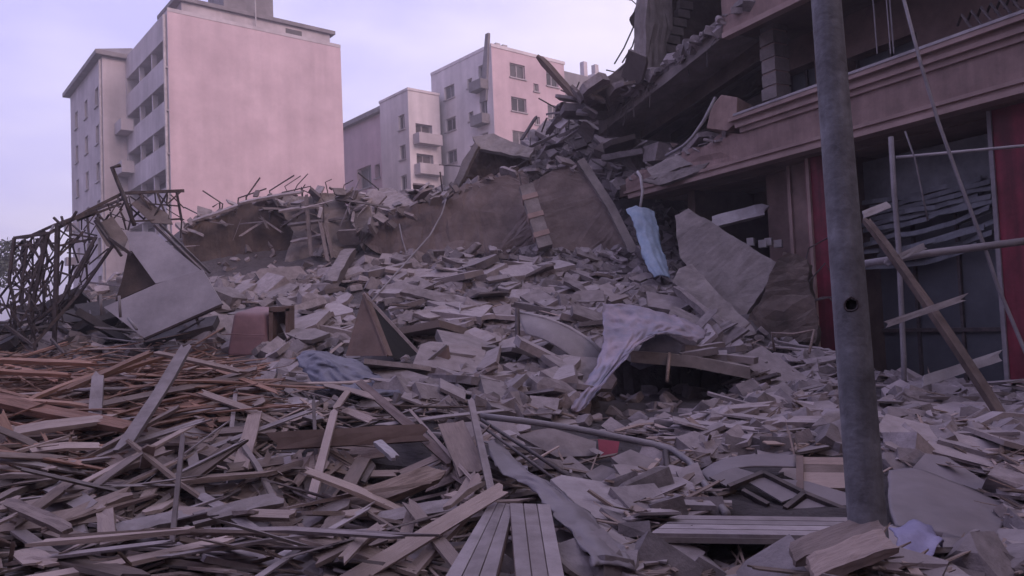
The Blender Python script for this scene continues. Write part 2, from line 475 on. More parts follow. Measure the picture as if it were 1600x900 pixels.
# hollows that the wreckage leaves open
def hollow(corners, z):
    poly = [(at(px, 600, D).x, D) for px, D in corners]
    xs, ys = [p[0] for p in poly], [p[1] for p in poly]
    I = np.argwhere((XX > min(xs)) & (XX < max(xs)) & (YY > min(ys)) & (YY < max(ys)))
    for i, j in I:
        if pip(XX[i, j], YY[i, j], poly): HH[i, j] = min(HH[i, j], z + 0.15 * (HH[i, j] - H0[i, j]))
hollow([(905, 8.9), (1165, 9.3), (1165, 12.2), (1060, 12.7), (930, 11.9)], 0.40)
hollow([(420, 5.3), (700, 5.3), (690, 6.3), (440, 6.2)], 0.22)
pbx = at(1357, 838, 3.8)
HH += 0.2 * np.exp(-((XX - pbx.x) ** 2 + (YY - pbx.y + 0.25) ** 2) / 0.16)
VOIDS = [[(430, 700), (500, 690), (520, 760), (440, 765)], [(540, 695), (690, 690), (695, 745), (640, 770), (560, 750)], [(250, 735), (380, 745), (370, 778), (280, 775)],
         [(560, 780), (700, 765), (690, 815), (590, 825)], [(1030, 858), (1230, 862), (1225, 905), (1040, 900)], [(860, 700), (930, 705), (925, 738), (880, 735)], [(90, 705), (190, 715), (180, 750), (110, 740)],
         [(20, 800), (85, 810), (80, 835), (20, 835)], [(340, 800), (430, 805), (420, 832), (345, 828)], [(640, 855), (690, 858), (680, 895), (640, 890)], [(1250, 700), (1330, 705), (1330, 720), (1250, 718)], [(1480, 690), (1560, 700), (1550, 720), (1490, 715)]]
for V_ in VOIDS:
    P_ = []
    for px, py in V_:
        d_ = ray(px, py); d_ = d_ / d_.y; t_ = 2.5
        while t_ < 12:
            p_ = CAM_POS + d_ * t_
            i_, j_ = int((p_.x - GX0) / GS), int((p_.y - GY0) / GS)
            if p_.z < H0[i_, j_]: break
            t_ += 0.05
        P_.append((p_.x, p_.y))
    c_ = np.mean(np.array(P_), 0); r_ = max(np.linalg.norm(np.array(P_) - c_, axis=1).mean() * 0.8, 0.25)
    HH -= 0.38 * np.exp(-(((XX - c_[0]) ** 2 + (YY - c_[1]) ** 2) / r_ ** 2) ** 2)
hollow([(1020, 3.9), (1230, 3.9), (1230, 4.3), (1030, 4.3)], 0.12)

def height(x, y):
    fx = min(max((x - GX0) / GS, 0), len(gx) - 1.001); fy = min(max((y - GY0) / GS, 0), len(gy) - 1.001)
    i, j = int(fx), int(fy); a, b = fx - i, fy - j
    return float((HH[i, j] * (1 - a) + HH[i + 1, j] * a) * (1 - b) + (HH[i, j + 1] * (1 - a) + HH[i + 1, j + 1] * a) * b)

def hit(px, py, lift=0.0):
    """where the sight line of a pixel meets the debris mound"""
    d = ray(px, py); d = d / d.y
    t = 2.2
    while t < 34:
        p = CAM_POS + d * t
        if p.z < height(p.x, p.y):
            lo, hi = t - 0.08, t
            for _ in range(12):
                m_ = (lo + hi) / 2; p = CAM_POS + d * m_
                if p.z < height(p.x, p.y): hi = m_
                else: lo = m_
            p = CAM_POS + d * hi
            return Vector((p.x, p.y, p.z + lift))
        t += 0.08
    return None

def tnormal(x, y, e=0.35):
    return Vector((height(x - e, y) - height(x + e, y), height(x, y - e) - height(x, y + e), 2 * e)).normalized()

nx_, ny_ = len(gx), len(gy)
tm = bpy.data.meshes.new('rubble_mound')
vv = np.stack([XX.ravel(), YY.ravel(), HH.ravel()], 1)
ii, jj = np.meshgrid(np.arange(nx_ - 1), np.arange(ny_ - 1), indexing='ij')
i0 = (ii * ny_ + jj).ravel()
ff = np.stack([i0, i0 + ny_, i0 + ny_ + 1, i0 + 1], 1)
tm.from_pydata(vv.tolist(), [], ff.tolist())
tm.materials.append(M['shaded_earth'])
tmo = bpy.data.objects.new('rubble_mound', tm)
COL.objects.link(tmo)
tag(tmo, 'sloping mound of crushed concrete and dust', 'mound', kind='structure')

# ================================================================== far apartment blocks
def wall_open(mb, F, s0, s1, z0, z1, rects, depth, n=0.0):
    """wall face in the plane n with recessed openings (reveals included)"""
    ss = sorted({s0, s1, *[r[0] for r in rects], *[r[1] for r in rects]})
    zs = sorted({z0, z1, *[r[2] for r in rects], *[r[3] for r in rects]})
    for i in range(len(ss) - 1):
        for k in range(len(zs) - 1):
            cs, cz = (ss[i] + ss[i + 1]) / 2, (zs[k] + zs[k + 1]) / 2
            if any(r[0] < cs < r[1] and r[2] < cz < r[3] for r in rects):
                continue
            mb.add([F(ss[i], n, zs[k]), F(ss[i + 1], n, zs[k]), F(ss[i + 1], n, zs[k + 1]), F(ss[i], n, zs[k + 1])], [(0, 1, 2, 3)])
    for a, b, c, d in rects:
        for q in (((a, c), (b, c)), ((b, c), (b, d)), ((b, d), (a, d)), ((a, d), (a, c))):
            (p0, p1), (p2, p3) = q
            mb.add([F(p0, n, p1), F(p2, n, p3), F(p2, n - depth, p3), F(p0, n - depth, p1)], [(0, 1, 2, 3)])

def window(F, parent, a, b, c, d, n, depth=0.25, mull=True, name='window'):
    fr = MB()
    t = 0.09
    for q in ((a, b, c, c + t), (a, b, d - t, d), (a, a + t, c + t, d - t), (b - t, b, c + t, d - t)):
        F.box(fr, q[0], q[1], n - depth, n - depth + 0.08, q[2], q[3])
    if mull:
        F.box(fr, (a + b) / 2 - 0.05, (a + b) / 2 + 0.05, n - depth, n - depth + 0.07, c + t, d - t)
    fo = fr.build(name, 'frame', parent)
    pn = MB()
    F.box(pn, a - 0.01, b + 0.01, n - depth - 0.03, n - depth + 0.02, c - 0.01, d + 0.01)
    pn.build('pane', 'pane', fo)
    sl = MB()
    F.box(sl, a - 0.1, b + 0.1, n - 0.02, n + 0.12, c - 0.12, c - 0.01)
    sl.build('sill', 'frame', fo)

UB = Vector((0.769, 0.639, 0)); UL = Vector((-0.639, 0.769, 0)); NL = Vector((-0.769, -0.639, 0)); NB = Vector((0.639, -0.769, 0))

def corner_frames(px, D):
    p = at(px, 500, D)
    o = Vector((p.x, p.y, 0))
    return Frame(o, UB, NB), Frame(o, UL, NL), o

# ---- left block
FB, FL, o = corner_frames(272, 52)
left = thing('apartment_building', 'tall apartment block with windowless pink end wall and striped loggias', 'building', o)
ZT = at(272, 14, 52).z
LB, LL = 13.1, 11.8
w = MB()
w.add([FB(0, 0, 0), FB(LB, 0, 0), FB(LB, 0, ZT), FB(0, 0, ZT)], [(0, 1, 2, 3)])
w.add([FB(LB, 0, 0), FB(LB, -18, 0), FB(LB, -18, ZT), FB(LB, 0, ZT)], [(0, 1, 2, 3)])
w.add([FB(0, 0, ZT), FB(LB, 0, ZT), FB(LB, -18, ZT), FB(0, -18, ZT)], [(0, 1, 2, 3)])
wo = w.build('end_wall', 'pinkrender', left)
st = MB()
FB.box(st, 0.0, LB, -0.02, 0.03, ZT - 0.12, ZT + 0.14)
st.build('parapet_coping', 'greyrender', left)
zs0 = at(257, 62, 52.8).z
rects = []
for k in range(7):
    zt = zs0 - 3.02 * k
    if zt > 2: rects.append((0.9, LL - 0.6, zt - 1.3, zt))
w = MB()
wall_open(w, FL, 0, LL, 0, ZT, rects, 1.3)
w.build('loggia_wall', 'greyrender', left)
for a, b, c, d in rects:
    bk = MB(); FL.box(bk, a, b, -1.36, -1.3, c, d)
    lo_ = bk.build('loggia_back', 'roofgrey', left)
    for q in range(3):
        s = a + 1.2 + q * 3.4
        dm = MB(); FL.box(dm, s, s + 1.5, -1.3, -1.27, c + 0.02, d - 0.1)
        dm.build('pane', 'pane', lo_)
    for q in range(2):
        s = a + 3.4 + q * 3.4
        dm = MB(); FL.box(dm, s, s + 0.25, -0.45, -0.1, c, d)
        dm.build('pillar', 'greyrender', left)
dp = MB(); dp.tube([FL(0.35, 0.12, 0), FL(0.35, 0.12, ZT - 0.3)], 0.11, 8)
dpo = dp.build('downpipe', 'white', left)
for zz in (5, 8, 11, 14, 17, 20):
    c = MB(); FL.box(c, 0.1, 0.75, 0.0, 0.1, zz, zz + 0.12); c.build('pipe_clamp', 'frame', dpo)
# set-back roof storey
w = MB(); FB.box(w, 1.2, LB - 0.5, -5, -0.8, ZT, ZT + 1.15); w.build('roof_storey', 'greyrender', left)
w = MB(); FB.box(w, 0.7, LB - 0.15, -5, -0.5, ZT + 1.1, ZT + 1.38); w.build('roof_slab', 'roofgrey', left)
w = MB(); FB.box(w, 4.4, 8.2, -4.8, -1.4, ZT + 1.5, ZT + 3.9); w.build('stair_head', 'roofgrey', left)
w = MB(); FB.box(w, 8.9, 10.2, -0.82, -0.76, ZT + 0.4, ZT + 0.85); w.build('vent_opening', 'pane', left)
w = MB(); w.tube([FB(6.4, -0.4, ZT), FB(6.4, -0.4, ZT + 4.6)], 0.05, 6); w.build('antenna_mast', 'white', left)
# rear wing with overhanging eave
FW = Frame(FL(11.5, 1.7, 0), UL, NL)
FWe = Frame(FL(11.5, 1.7, 0), -NL, NB)
ZW = at(170, 92, 60.4).z
LW = 12.8
rects = []
for k in range(8):
    zt = ZW - 2.0 - 3.05 * k
    if zt < 3: break
    for s in (1.5, 5.6, 9.6):
        rects.append((s, s + 1.15, zt - 1.5, zt))
w = MB()
wall_open(w, FW, 0, LW, 0, ZW, rects, 0.3)
w.add([FWe(0, 0, 0), FWe(6, 0, 0), FWe(6, 0, ZW), FWe(0, 0, ZW)], [(0, 1, 2, 3)])
w.build('wing_wall', 'greyrender', left)
for r_ in rects: window(FW, left, *r_, 0.0)
e = MB()
a = [FW(-0.5, 0.55, ZW), FW(LW + 0.5, 0.55, ZW), FW(LW + 0.5, -8, ZW), FW(-0.5, -8, ZW)]
t_ = [p + Vector((0, 0, 0.35)) for p in a]
e.box8(a + t_)
rt = [FW(1.5, -2.5, ZW + 1.6), FW(LW - 1.5, -2.5, ZW + 1.6)]
e.add([t_[0], t_[1], t_[2], t_[3], rt[0], rt[1]], [(0, 1, 5, 4), (1, 2, 5), (2, 3, 4, 5), (3, 0, 4)])
e.build('eave_roof', 'roofgrey', left)
dp = MB(); dp.tube([FW(0.3, 0.1, 0), FW(0.3, 0.1, ZW - 0.2)], 0.1, 8); dp.build('downpipe', 'white', left)
for zz in (ZW - 12.5, ZW - 15.6):
    ac = MB(); FW.box(ac, LW - 1.4, LW - 0.4, 0.0, 0.75, zz, zz + 0.7); aco = ac.build('air_conditioner', 'frame', left)
    ac = MB(); FW.box(ac, LW - 1.25, LW - 0.55, 0.74, 0.78, zz + 0.1, zz + 0.6); ac.build('fan_grille', 'pane', aco)
for k, zz in enumerate((ZW - 9.5, ZW - 6.2)):
    w = MB(); FL.box(w, LL - 2.4, LL - 0.4, 0.0, 0.9, zz, zz + 0.9); w.build('balcony_box', 'greyrender', left)

# ---- middle blocks
FB, FL, o = corner_frames(785, 65)
mid = thing('apartment_building', 'pale corner apartment block with pink side, highest of the row behind', 'building', o)
ZT = at(785, 72, 65).z
rb_, rl_ = [], []
for k in range(6):
    z = ZT - 1.0 - 3.0 * k
    rb_ += [(2.0, 3.75, z - 1.25, z), (6.3, 7.8, z - 1.3, z - 0.05)]
    rb_ += [(4.7, 5.3, z - 2.1, z - 1.4)]
    rl_ += [(5.6, 7.2, z - 1.9, z - 0.7), (2.9, 3.6, z - 1.7, z - 0.9)]
    rl_ += [(0.9, 1.9, z - 2.3, z - 0.2)]
w = MB(); wall_open(w, FB, 0, 8.6, 0, ZT, rb_, 0.3); w.build('side_wall', 'pinkrender', mid)
w = MB(); wall_open(w, FL, 0, 9.3, 0, ZT, rl_, 0.3)
w.add([FB(8.6, 0, 0), FB(8.6, -9, 0), FB(8.6, -9, ZT), FB(8.6, 0, ZT)], [(0, 1, 2, 3)])
w.add([FL(9.3, 0, 0), FL(9.3, -8.6, 0), FL(9.3, -8.6, ZT), FL(9.3, 0, ZT)], [(0, 1, 2, 3)])
w.add([FB(0, 0, ZT), FB(8.6, 0, ZT), FB(8.6, -9.3, ZT), FB(0, -9.3, ZT)], [(0, 1, 2, 3)])
w.build('front_wall', 'palerender', mid)
for r_ in rb_: window(FB, mid, *r_, 0.0)
for r_ in rl_: window(FL, mid, *r_, 0.0)
w = MB(); FB.box(w, -0.05, 8.7, -9.3, 0.06, ZT, ZT + 0.28); w.build('roof_coping', 'palerender', mid)
for k in range(5):
    z = ZT - 3.55 - 3.0 * k
    w = MB(); FL.box(w, 0.6, 2.3, 0.0, 0.85, z, z + 0.85); w.build('balcony', 'roofgrey', mid)
w = MB(); w.prism([FL(0.8, 0.2, ZT - 4.5), FL(1.7, 0.2, ZT - 4.5), FL(0.5, 0.2, ZT + 1.2), FL(0.1, 0.2, ZT + 1.2)], NL * -0.25); w.build('torn_wall_strip', 'roofgrey', mid)
for s in (1.2, 2.0):
    w = MB(); FB.box(w, s, s + 0.5, -1.3, -0.8, ZT + 0.28, ZT + 0.85); w.build('roof_tank', 'white', mid)

FB, FL, o = corner_frames(650, 68)
low = thing('apartment_building', 'lower white apartment block with boxed balconies beside the corner block', 'building', o)
ZT = at(650, 140, 68).z
rl_ = []; rb_ = []
for k in range(5):
    z = ZT - 2.0 - 2.75 * k
    rl_ += [(0.7, 1.7, z - 1.3, z)]
    rb_ += [(0.7, 2.5, z - 2.4, z - 0.9)]
w = MB(); wall_open(w, FL, 0, 5, 0, ZT, rl_, 0.3); wall_open(w, FB, 0, 3.4, 0, ZT, rb_, 0.6)
w.add([FB(0, 0, ZT), FB(3.4, 0, ZT), FB(3.4, -5, ZT), FB(0, -5, ZT)], [(0, 1, 2, 3)])
w.add([FL(5, 0, 0), FL(5, -4, 0), FL(5, -4, ZT), FL(5, 0, ZT)], [(0, 1, 2, 3)])
w.build('wall', 'palerender', low)
for r_ in rl_: window(FL, low, *r_, 0.0)
for r_ in rb_: window(FB, low, *r_, 0.0, depth=0.5)
w = MB(); FB.box(w, -0.06, 3.42, -5.05, 0.08, ZT, ZT + 0.22); w.build('roof_coping', 'palerender', low)
for k in range(5):
    z = ZT - 4.9 - 2.75 * k
    w = MB(); FB.box(w, 0.4, 2.9, 0.0, 1.0, z, z + 0.95); w.build('balcony', 'greyrender', low)

FB, FL, o = corner_frames(606, 73)
fur = thing('apartment_building', 'pinkish apartment block with shadowed balconies next to the windowless wall', 'building', o)
ZT = at(606, 176, 73).z
rl_ = []
for k in range(5):
    z = ZT - 4.6 - 2.9 * k
    rl_ += [(0.5, 1.5, z - 1.5, z - 0.2), (2.2, 5.0, z - 2.1, z)]
w = MB(); wall_open(w, FL, 0, 16, 0, ZT, rl_, 0.6)
w.add([FL(0, 0, 0), FL(0, -6, 0), FL(0, -6, ZT), FL(0, 0, ZT)], [(0, 1, 2, 3)])
w.build('wall', 'pinkrender', fur)
for r_ in rl_: window(FL, fur, *r_, 0.0, depth=0.55)
w = MB(); FL.box(w, -0.3, 16, -6, 0.5, ZT, ZT + 0.3); w.build('roof_slab', 'roofgrey', fur)
w = MB(); FL.box(w, 1.0, 16, -5, -0.8, ZT + 0.3, ZT + 1.2); w.build('roof_storey', 'roofgrey', fur)

FB, FL, o = corner_frames(893, 80)
bk = thing('apartment_building', 'dark grey flat roofed block with two chimneys behind the ruin', 'building', o)
ZT = at(905, 108, 80).z
w = MB(); FB.box(w, 0, 13, -8, 0, 0, ZT); w.build('wall', 'roofgrey', bk)
w = MB(); FB.box(w, 5, 13, -7.8, 0.2, ZT, ZT + 0.5); w.build('roof_slab', 'greyrender', bk)
for s in (4.4, 6.2):
    w = MB(); FB.box(w, s, s + 0.55, -1.4, -0.8, ZT + 0.2, ZT + 2.0); w.build('chimney', 'greyrender', bk)

# ---- unseen block added behind the camera to cut sky light on facing sides
opp = thing('unseen_sky_blocker', 'unseen apartment block added behind the camera to cut sky light', 'building', Vector((-12, -16, 0)))
FO = Frame((-34, -13, 0), (1, 0.12, 0), (-0.12, 1, 0))
ro = [(2 + 4 * i, 3.6 + 4 * i, 1.2 + 3.2 * k, 2.8 + 3.2 * k) for i in range(11) for k in range(4)]
w = MB(); wall_open(w, FO, 0, 46, 0, 14, ro, 0.25); FO.box(w, 0, 46, -10, -0.3, 0, 13.9); w.build('wall', 'brownwall', opp)
for r_ in ro:
    w = MB(); FO.box(w, r_[0], r_[1], -0.28, -0.22, r_[2], r_[3]); w.build('window_pane', 'pane', opp)

# ---- tree at the left edge of the view
tb = at(-34, 520, 48); tb.z = 0
tree = thing('tree', 'dark leafy tree far off beside the twisted steel frame', 'tree', tb)
t_ = MB()
t_.tube([tb, tb + Vector((0.1, 0, 3.2)), tb + Vector((-0.1, 0.1, 5.5))], [0.22, 0.16, 0.06], 8)
for k in range(6):
    a = k * 1.05
    t_.tube([tb + Vector((0, 0, 2.6 + 0.35 * k)), tb + Vector((math.cos(a) * 1.2, math.sin(a) * 1.2, 4.2 + 0.5 * k))], [0.08, 0.03], 5)
t_.build('trunk', 'bark', tree)
cr = MB()
rt = random.Random(3)
cl = [(tb + Vector((rt.uniform(-1.5, 1.5), rt.uniform(-1.5, 1.5), rt.uniform(3.2, 8.2))), rt.uniform(0.45, 0.95)) for _ in range(16)]
for _ in range(2600):
    c, r = rt.choice(cl)
    d = Vector((rt.gauss(0, 1), rt.gauss(0, 1), rt.gauss(0, 1))).normalized() * r * rt.random() ** 0.4
    p = c + d
    x = Vector((rt.gauss(0, 1), rt.gauss(0, 1), rt.gauss(0, 1))).normalized() * 0.16
    y = x.cross(Vector((rt.gauss(0, 1), rt.gauss(0, 1), rt.gauss(0, 1)))).normalized() * 0.08
    cr.add([p - x, p - y, p + x, p + y], [(0, 1, 2, 3)])
cr.build('crown', 'leaf', tree)
# ================================================================== wrecked block on the right
base = RB(0, 0, 0)
ruin = thing('ruined_building', 'brown shop building with its far end torn away and floors hanging', 'building', base)
def part(name, mat, boxes, parent=ruin):
    b = MB()
    for q in boxes: RB.box(b, *q)
    return b.build(name, mat, parent)
S0 = -10.0
sE, _ = RB.inv(1160, 230)          # end of the intact fascia
sF, zF = RB.inv(985, 312)          # end of the torn fascia
_, zb = RB.inv(1580, 150)          # underside of first-floor band
_, zt = RB.inv(1580, 42)           # top of the band's cornice
_, zb2 = RB.inv(1190, 34)          # underside of second-floor band
print('RB', sE, sF, zF, zb, zt, zb2)
# floors
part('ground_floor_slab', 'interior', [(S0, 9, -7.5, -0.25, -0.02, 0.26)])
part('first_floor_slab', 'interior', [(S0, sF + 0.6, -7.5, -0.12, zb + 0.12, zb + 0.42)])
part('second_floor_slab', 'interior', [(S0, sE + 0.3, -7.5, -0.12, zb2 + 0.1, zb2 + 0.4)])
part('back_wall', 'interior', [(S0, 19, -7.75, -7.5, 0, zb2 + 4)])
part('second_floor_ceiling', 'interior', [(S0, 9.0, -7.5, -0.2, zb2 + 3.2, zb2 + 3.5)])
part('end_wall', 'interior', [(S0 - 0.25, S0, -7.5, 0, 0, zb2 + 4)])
# first floor band with stepped mouldings
band = MB()
RB.box(band, S0, sE, -0.12, 0.12, zb + 0.16, zt - 0.30)
bando = band.build('fascia', 'facade', ruin)
# torn remainder of the band towards the collapse
poly = [(sE, zb + 0.16), (sF, zb + 0.16), (sF + 0.1, zb + 0.5), (sF - 0.9, zb + 0.62), (sF - 1.3, zb + 0.42), (sF - 2.1, zb + 0.72), (sE + 1.0, zb + 0.66), (sE + 0.5, zb + 0.83), (sE, zt - 0.30)]
tp = MB(); tp.prism([RB(s, 0.1, z) for s, z in poly], RB.n * -0.2)
tp.build('torn_fascia', 'facade', ruin)
for i, (dz0, dz1, pr) in enumerate(((-0.30, -0.20, 0.17), (-0.20, -0.13, 0.24), (-0.13, -0.05, 0.20), (-0.05, 0.03, 0.30))):
    m_ = MB(); RB.box(m_, S0, sE + 0.06 * (i - 2), -0.1, pr, zt + dz0, zt + dz1)
    m_.build('cornice_moulding', 'moulding', bando)
m_ = MB(); RB.box(m_, S0, sE - 0.1, 0.02, 0.315, zt + 0.03, zt + 0.075); m_.build('cornice_edge', 'white', bando)
for i, (dz0, dz1, pr) in enumerate(((0.10, 0.16, 0.20), (0.03, 0.10, 0.15), (-0.05, 0.03, 0.22))):
    m_ = MB(); RB.box(m_, S0, sF - 0.1 * i, -0.1, pr, zb + dz0, zb + dz1)
    m_.build('lower_moulding', 'moulding', bando)
# soffit over the shops: a row of boards
for i in range(4):
    part('soffit_board', 'brownwall', [(S0, sF - 0.3, -0.7 - 0.62 * i, -0.12 - 0.62 * i, zb - 0.05 - 0.01 * (i % 2), zb + 0.0)])
part('lintel_beam', 'interior', [(S0, sF - 0.6, -2.75, -2.45, zb - 0.55, zb + 0.1)])
# second floor band
b2 = MB(); RB.box(b2, S0, sE + 0.25, -0.1, 0.12, zb2, zb2 + 1.05)
b2o = b2.build('upper_fascia', 'facade', ruin)
m_ = MB(); RB.box(m_, S0, sE + 0.2, 0.0, 0.2, zb2 - 0.05, zb2 + 0.06); m_.build('lower_moulding', 'moulding', b2o)
# recessed first-floor wall with dark openings
def sz(px, py, n): return RB.inv(px, py, n)
NR = -1.6
zf1 = zb + 0.42
ops = []
for pa, pb, ya in ((1216, 1272, 95), (1322, 1432, 50), (1535, 1700, 0)):
    s1, _ = sz(pa, 120, NR); s0, z1 = sz(pb, ya, NR)
    ops.append((s0, s1, zf1 + 0.02, min(z1, zb2 - 0.15)))
w = MB(); wall_open(w, RB, S0, sz(1206, 120, NR)[0], zf1, zb2 + 0.1, ops, 0.35, n=NR)
w.build('recessed_wall', 'brownwall', ruin)
for a, b, c, d in ops:
    q = MB(); RB.box(q, a, b, NR - 0.5, NR - 0.36, c, d); do = q.build('balcony_door', 'darkglass', ruin)
    q = MB()
    for f in (0.0, 0.5, 1.0):
        s = a + (b - a - 0.06) * f
        RB.box(q, s, s + 0.06, NR - 0.37, NR - 0.3, c, d)
    q.build('door_frame', 'steel', do)
# cracked column at the torn end
s0, _ = sz(1213, 120, -0.5); s1, _ = sz(1192, 120, -0.5)
c = MB(); RB.box(c, s0, s1, -0.85, -0.5, zf1, zb2 + 0.15); colo = c.build('cracked_column', 'moulding', ruin)
for k in range(9):
    c = MB()
    z = zf1 + 0.1 + k * 0.28
    RB.box(c, s0 - 0.02, s1 + 0.02 - 0.02 * (k % 3), -0.87, -0.47 + 0.012 * (k % 2), z, z + 0.24)
    c.build('brick', 'slabgrey', colo)
# hanging wires from the upper floor
for px in (1362, 1383, 1388):
    a = RB(*sz(px, -20, -0.05)[:1], -0.05, zb2); s = sz(px + 8, 85, -0.05)
    q = MB(); q.tube([a, RB(s[0], -0.05, s[1] + 0.6), RB(s[0] - 0.03, -0.02, s[1])], 0.012, 5); q.build('hanging_wire', 'pipe', ruin)
# curled bars of a balcony grille at the edge
for k in range(7):
    s, z = sz(1542 + k * 16, 40 - k * 5, -0.3)
    q = MB(); q.tube([RB(s, -0.3, zf1 + 0.2), RB(s + 0.12, -0.22, zf1 + 0.7), RB(s + 0.35, -0.28, zf1 + 1.1), RB(s + 0.5, -0.4, zf1 + 1.0)], 0.022, 6)
    q.build('balcony_bar', 'steel', ruin)
# --- shop fronts
def column(pa, pb, ya, n, dn, mat, name, z0=0.2, z1=None):
    s1, _ = sz(pa, ya, n); s0, _ = sz(pb, ya, n)
    return part(name, mat, [(s0, s1, n - dn, n, z0, z1 or zb - 0.06)])
column(1268, 1300, 440, -0.35, 0.45, 'red', 'red_pillar')
column(1234, 1266, 340, -0.55, 0.3, 'brownwall', 'wall_pier')
column(1200, 1233, 340, -0.9, 0.3, 'brownwall', 'wall_pier')
column(1566, 1640, 440, -0.30, 0.5, 'red', 'red_pillar')
for pa in (1556, 1567):
    column(pa, pa + 7, 400, -0.27 - 0.1 * (pa > 1560), 0.12, 'pipe', 'door_jamb')
column(1232, 1237, 330, -0.5, 0.1, 'moulding', 'door_jamb')
column(1262, 1267, 330, -0.3, 0.1, 'moulding', 'door_jamb')
# shop partitions and dark shop backs
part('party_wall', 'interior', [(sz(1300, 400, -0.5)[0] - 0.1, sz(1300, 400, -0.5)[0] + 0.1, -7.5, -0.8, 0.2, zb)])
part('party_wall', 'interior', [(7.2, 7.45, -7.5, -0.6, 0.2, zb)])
s1, _ = sz(1352, 400, -1.4); s0, _ = sz(1562, 400, -1.4)
_, zs1 = sz(1450, 262, -1.4); _, zs0_ = sz(1450, 300, -1.4)
sign = part('sign_board', 'shutter', [(s0, s1, -1.5, -1.38, zs0_, zs1 + 0.35)])
# crumpled roller shutter: bent slats one by one
_, za = sz(1450, 300, -1.3); _, zc = sz(1450, 410, -1.3)
ns = 13
rr = random.Random(4)
for k in range(ns):
    f = k / (ns - 1)
    z = za + (zc - za) * f
    sag = 0.03 + 0.10 * f * rr.random()
    la, lb_ = rr.uniform(0, .12), 1 - rr.uniform(0, .15) * (k % 3 == 0)
    tl = rr.gauss(0.05, 0.10)
    q = MB(); pts = []
    for j in range(9):
        u = la + (lb_ - la) * j / 8
        s = s1 + (s0 - s1) * u
        pts.append((s, -1.3 + 0.12 * math.sin(u * 7 + k * 1.7) * f + rr.uniform(-.03, .03), z - sag * math.sin(u * math.pi) + tl * u + 0.18 * f * u + rr.uniform(-.02, .02)))
    hgt = 0.085
    for j in range(8):
        (sa, na, zA), (sb, nb, zB) = pts[j], pts[j + 1]
        q.box8([RB(sa, na, zA - hgt / 2), RB(sb, nb, zB - hgt / 2), RB(sb, nb + 0.025, zB - hgt / 2), RB(sa, na + 0.025, zA - hgt / 2),
                RB(sa, na - 0.02, zA + hgt / 2), RB(sb, nb - 0.02, zB + hgt / 2), RB(sb, nb + 0.005, zB + hgt / 2), RB(sa, na + 0.005, zA + hgt / 2)])
    q.build('shutter_slat', 'shutter', ruin)
part('shop_window', 'darkglass', [(s0, s1, -1.75, -1.7, 0.2, za)])
for f in (0.0, 0.33, 0.66, 0.985):
    part('window_mullion', 'steel', [(s0 + (s1 - s0) * f, s0 + (s1 - s0) * f + 0.05, -1.7, -1.64, 0.2, za)])
part('window_transom', 'steel', [(s0, s1, -1.69, -1.62, 1.1, 1.17)])
# small boxes fallen behind the leaning slab in the shop window
# --- sagging second floor at the torn end
sA = sE + 0.2
pA = RB(sA, 0.0, zb2 + 0.45)
sB = 10.6
pB0 = at(938, 186, 20.3)
zB = on_plane(938, 186, RB(0, 0, 0), RB.n).z
sB, zB = RB.inv(938, 186)
print('slabC', sA, sB, zB)
sg = MB()
th = 0.42
sg.box8([RB(sA, 0.05, zb2 + 0.50 - th), RB(sB, 0.05, zB - th), RB(sB, -6.5, zB - th - .1), RB(sA, -6.5, zb2 + 0.50 - th),
         RB(sA, 0.05, zb2 + 0.50), RB(sB, 0.05, zB), RB(sB, -6.5, zB - .1), RB(sA, -6.5, zb2 + 0.50)])
sgo = sg.build('sagging_floor', 'slabgrey', ruin)
for k in range(6):     # ribs under the sagging floor
    n = -0.9 - k * 1.0
    q = MB(); q.box8([RB(sA, n, zb2 + 0.1 - th), RB(sB - 0.5, n, zB + 0.05 - th - 0.2), RB(sB - 0.5, n - 0.2, zB + 0.05 - th - 0.2), RB(sA, n - 0.2, zb2 + 0.1 - th),
                      RB(sA, n, zb2 + 0.52 - th), RB(sB - 0.5, n, zB + 0.05 - th), RB(sB - 0.5, n - 0.2, zB + 0.05 - th), RB(sA, n - 0.2, zb2 + 0.52 - th)])
    q.build('floor_rib', 'darkwall', sgo)
# broken cross wall and leaning pier that still stand on it
cwz = zb2 + 0.2
q = MB()
prof = [(-0.6, cwz), (-7.0, cwz), (-7.0, cwz + 3.3), (-1.6, cwz + 3.3), (-1.3, cwz + 2.1), (-0.8, cwz + 1.3)]
q.prism([RB(8.4, n, z - 0.15) for n, z in prof], RB.u * 0.25)
q.build('cross_wall', 'darkwall', ruin)
a_, b_ = RB(8.3, -0.35, zb2 + 0.05), RB(8.0, -0.5, zb2 + 3.1)
q = MB(); q.bar(a_, b_, 0.7, 0.45, up=RB.u, taper=1.05); q.build('leaning_pier', 'slabgrey', ruin)
# bricks still stacked in the cross wall edge
for k in range(8):
    z = cwz + 0.25 + k * 0.24
    n = -0.62 - 0.12 * k
    q = MB(); RB.box(q, 8.25, 8.72, n - 0.35, n + 0.02 + 0.05 * (k % 2), z - 0.1, z + 0.1)
    q.build('brick', 'slabgrey', ruin)

# the same block carries on unseen, sized to keep sun off the foreground
q = MB(); RB.box(q, -42, S0 - 0.25, -9, 0.1, 0, zb2 + 7.5); q.build('shade_wing', 'facade', ruin)

# a second, inner slab that has dropped inside the torn storey
q = MB()
q.box8([RB(sE + 0.4, -2.2, zb2 - 0.55), RB(sF + 1.2, -2.2, zb + 1.35), RB(sF + 1.2, -4.2, zb + 1.2), RB(sE + 0.4, -4.2, zb2 - 0.7),
        RB(sE + 0.4, -2.2, zb2 - 0.35), RB(sF + 1.2, -2.2, zb + 1.55), RB(sF + 1.2, -4.2, zb + 1.4), RB(sE + 0.4, -4.2, zb2 - 0.5)])
q.build('dropped_slab', 'slabgrey', ruin)
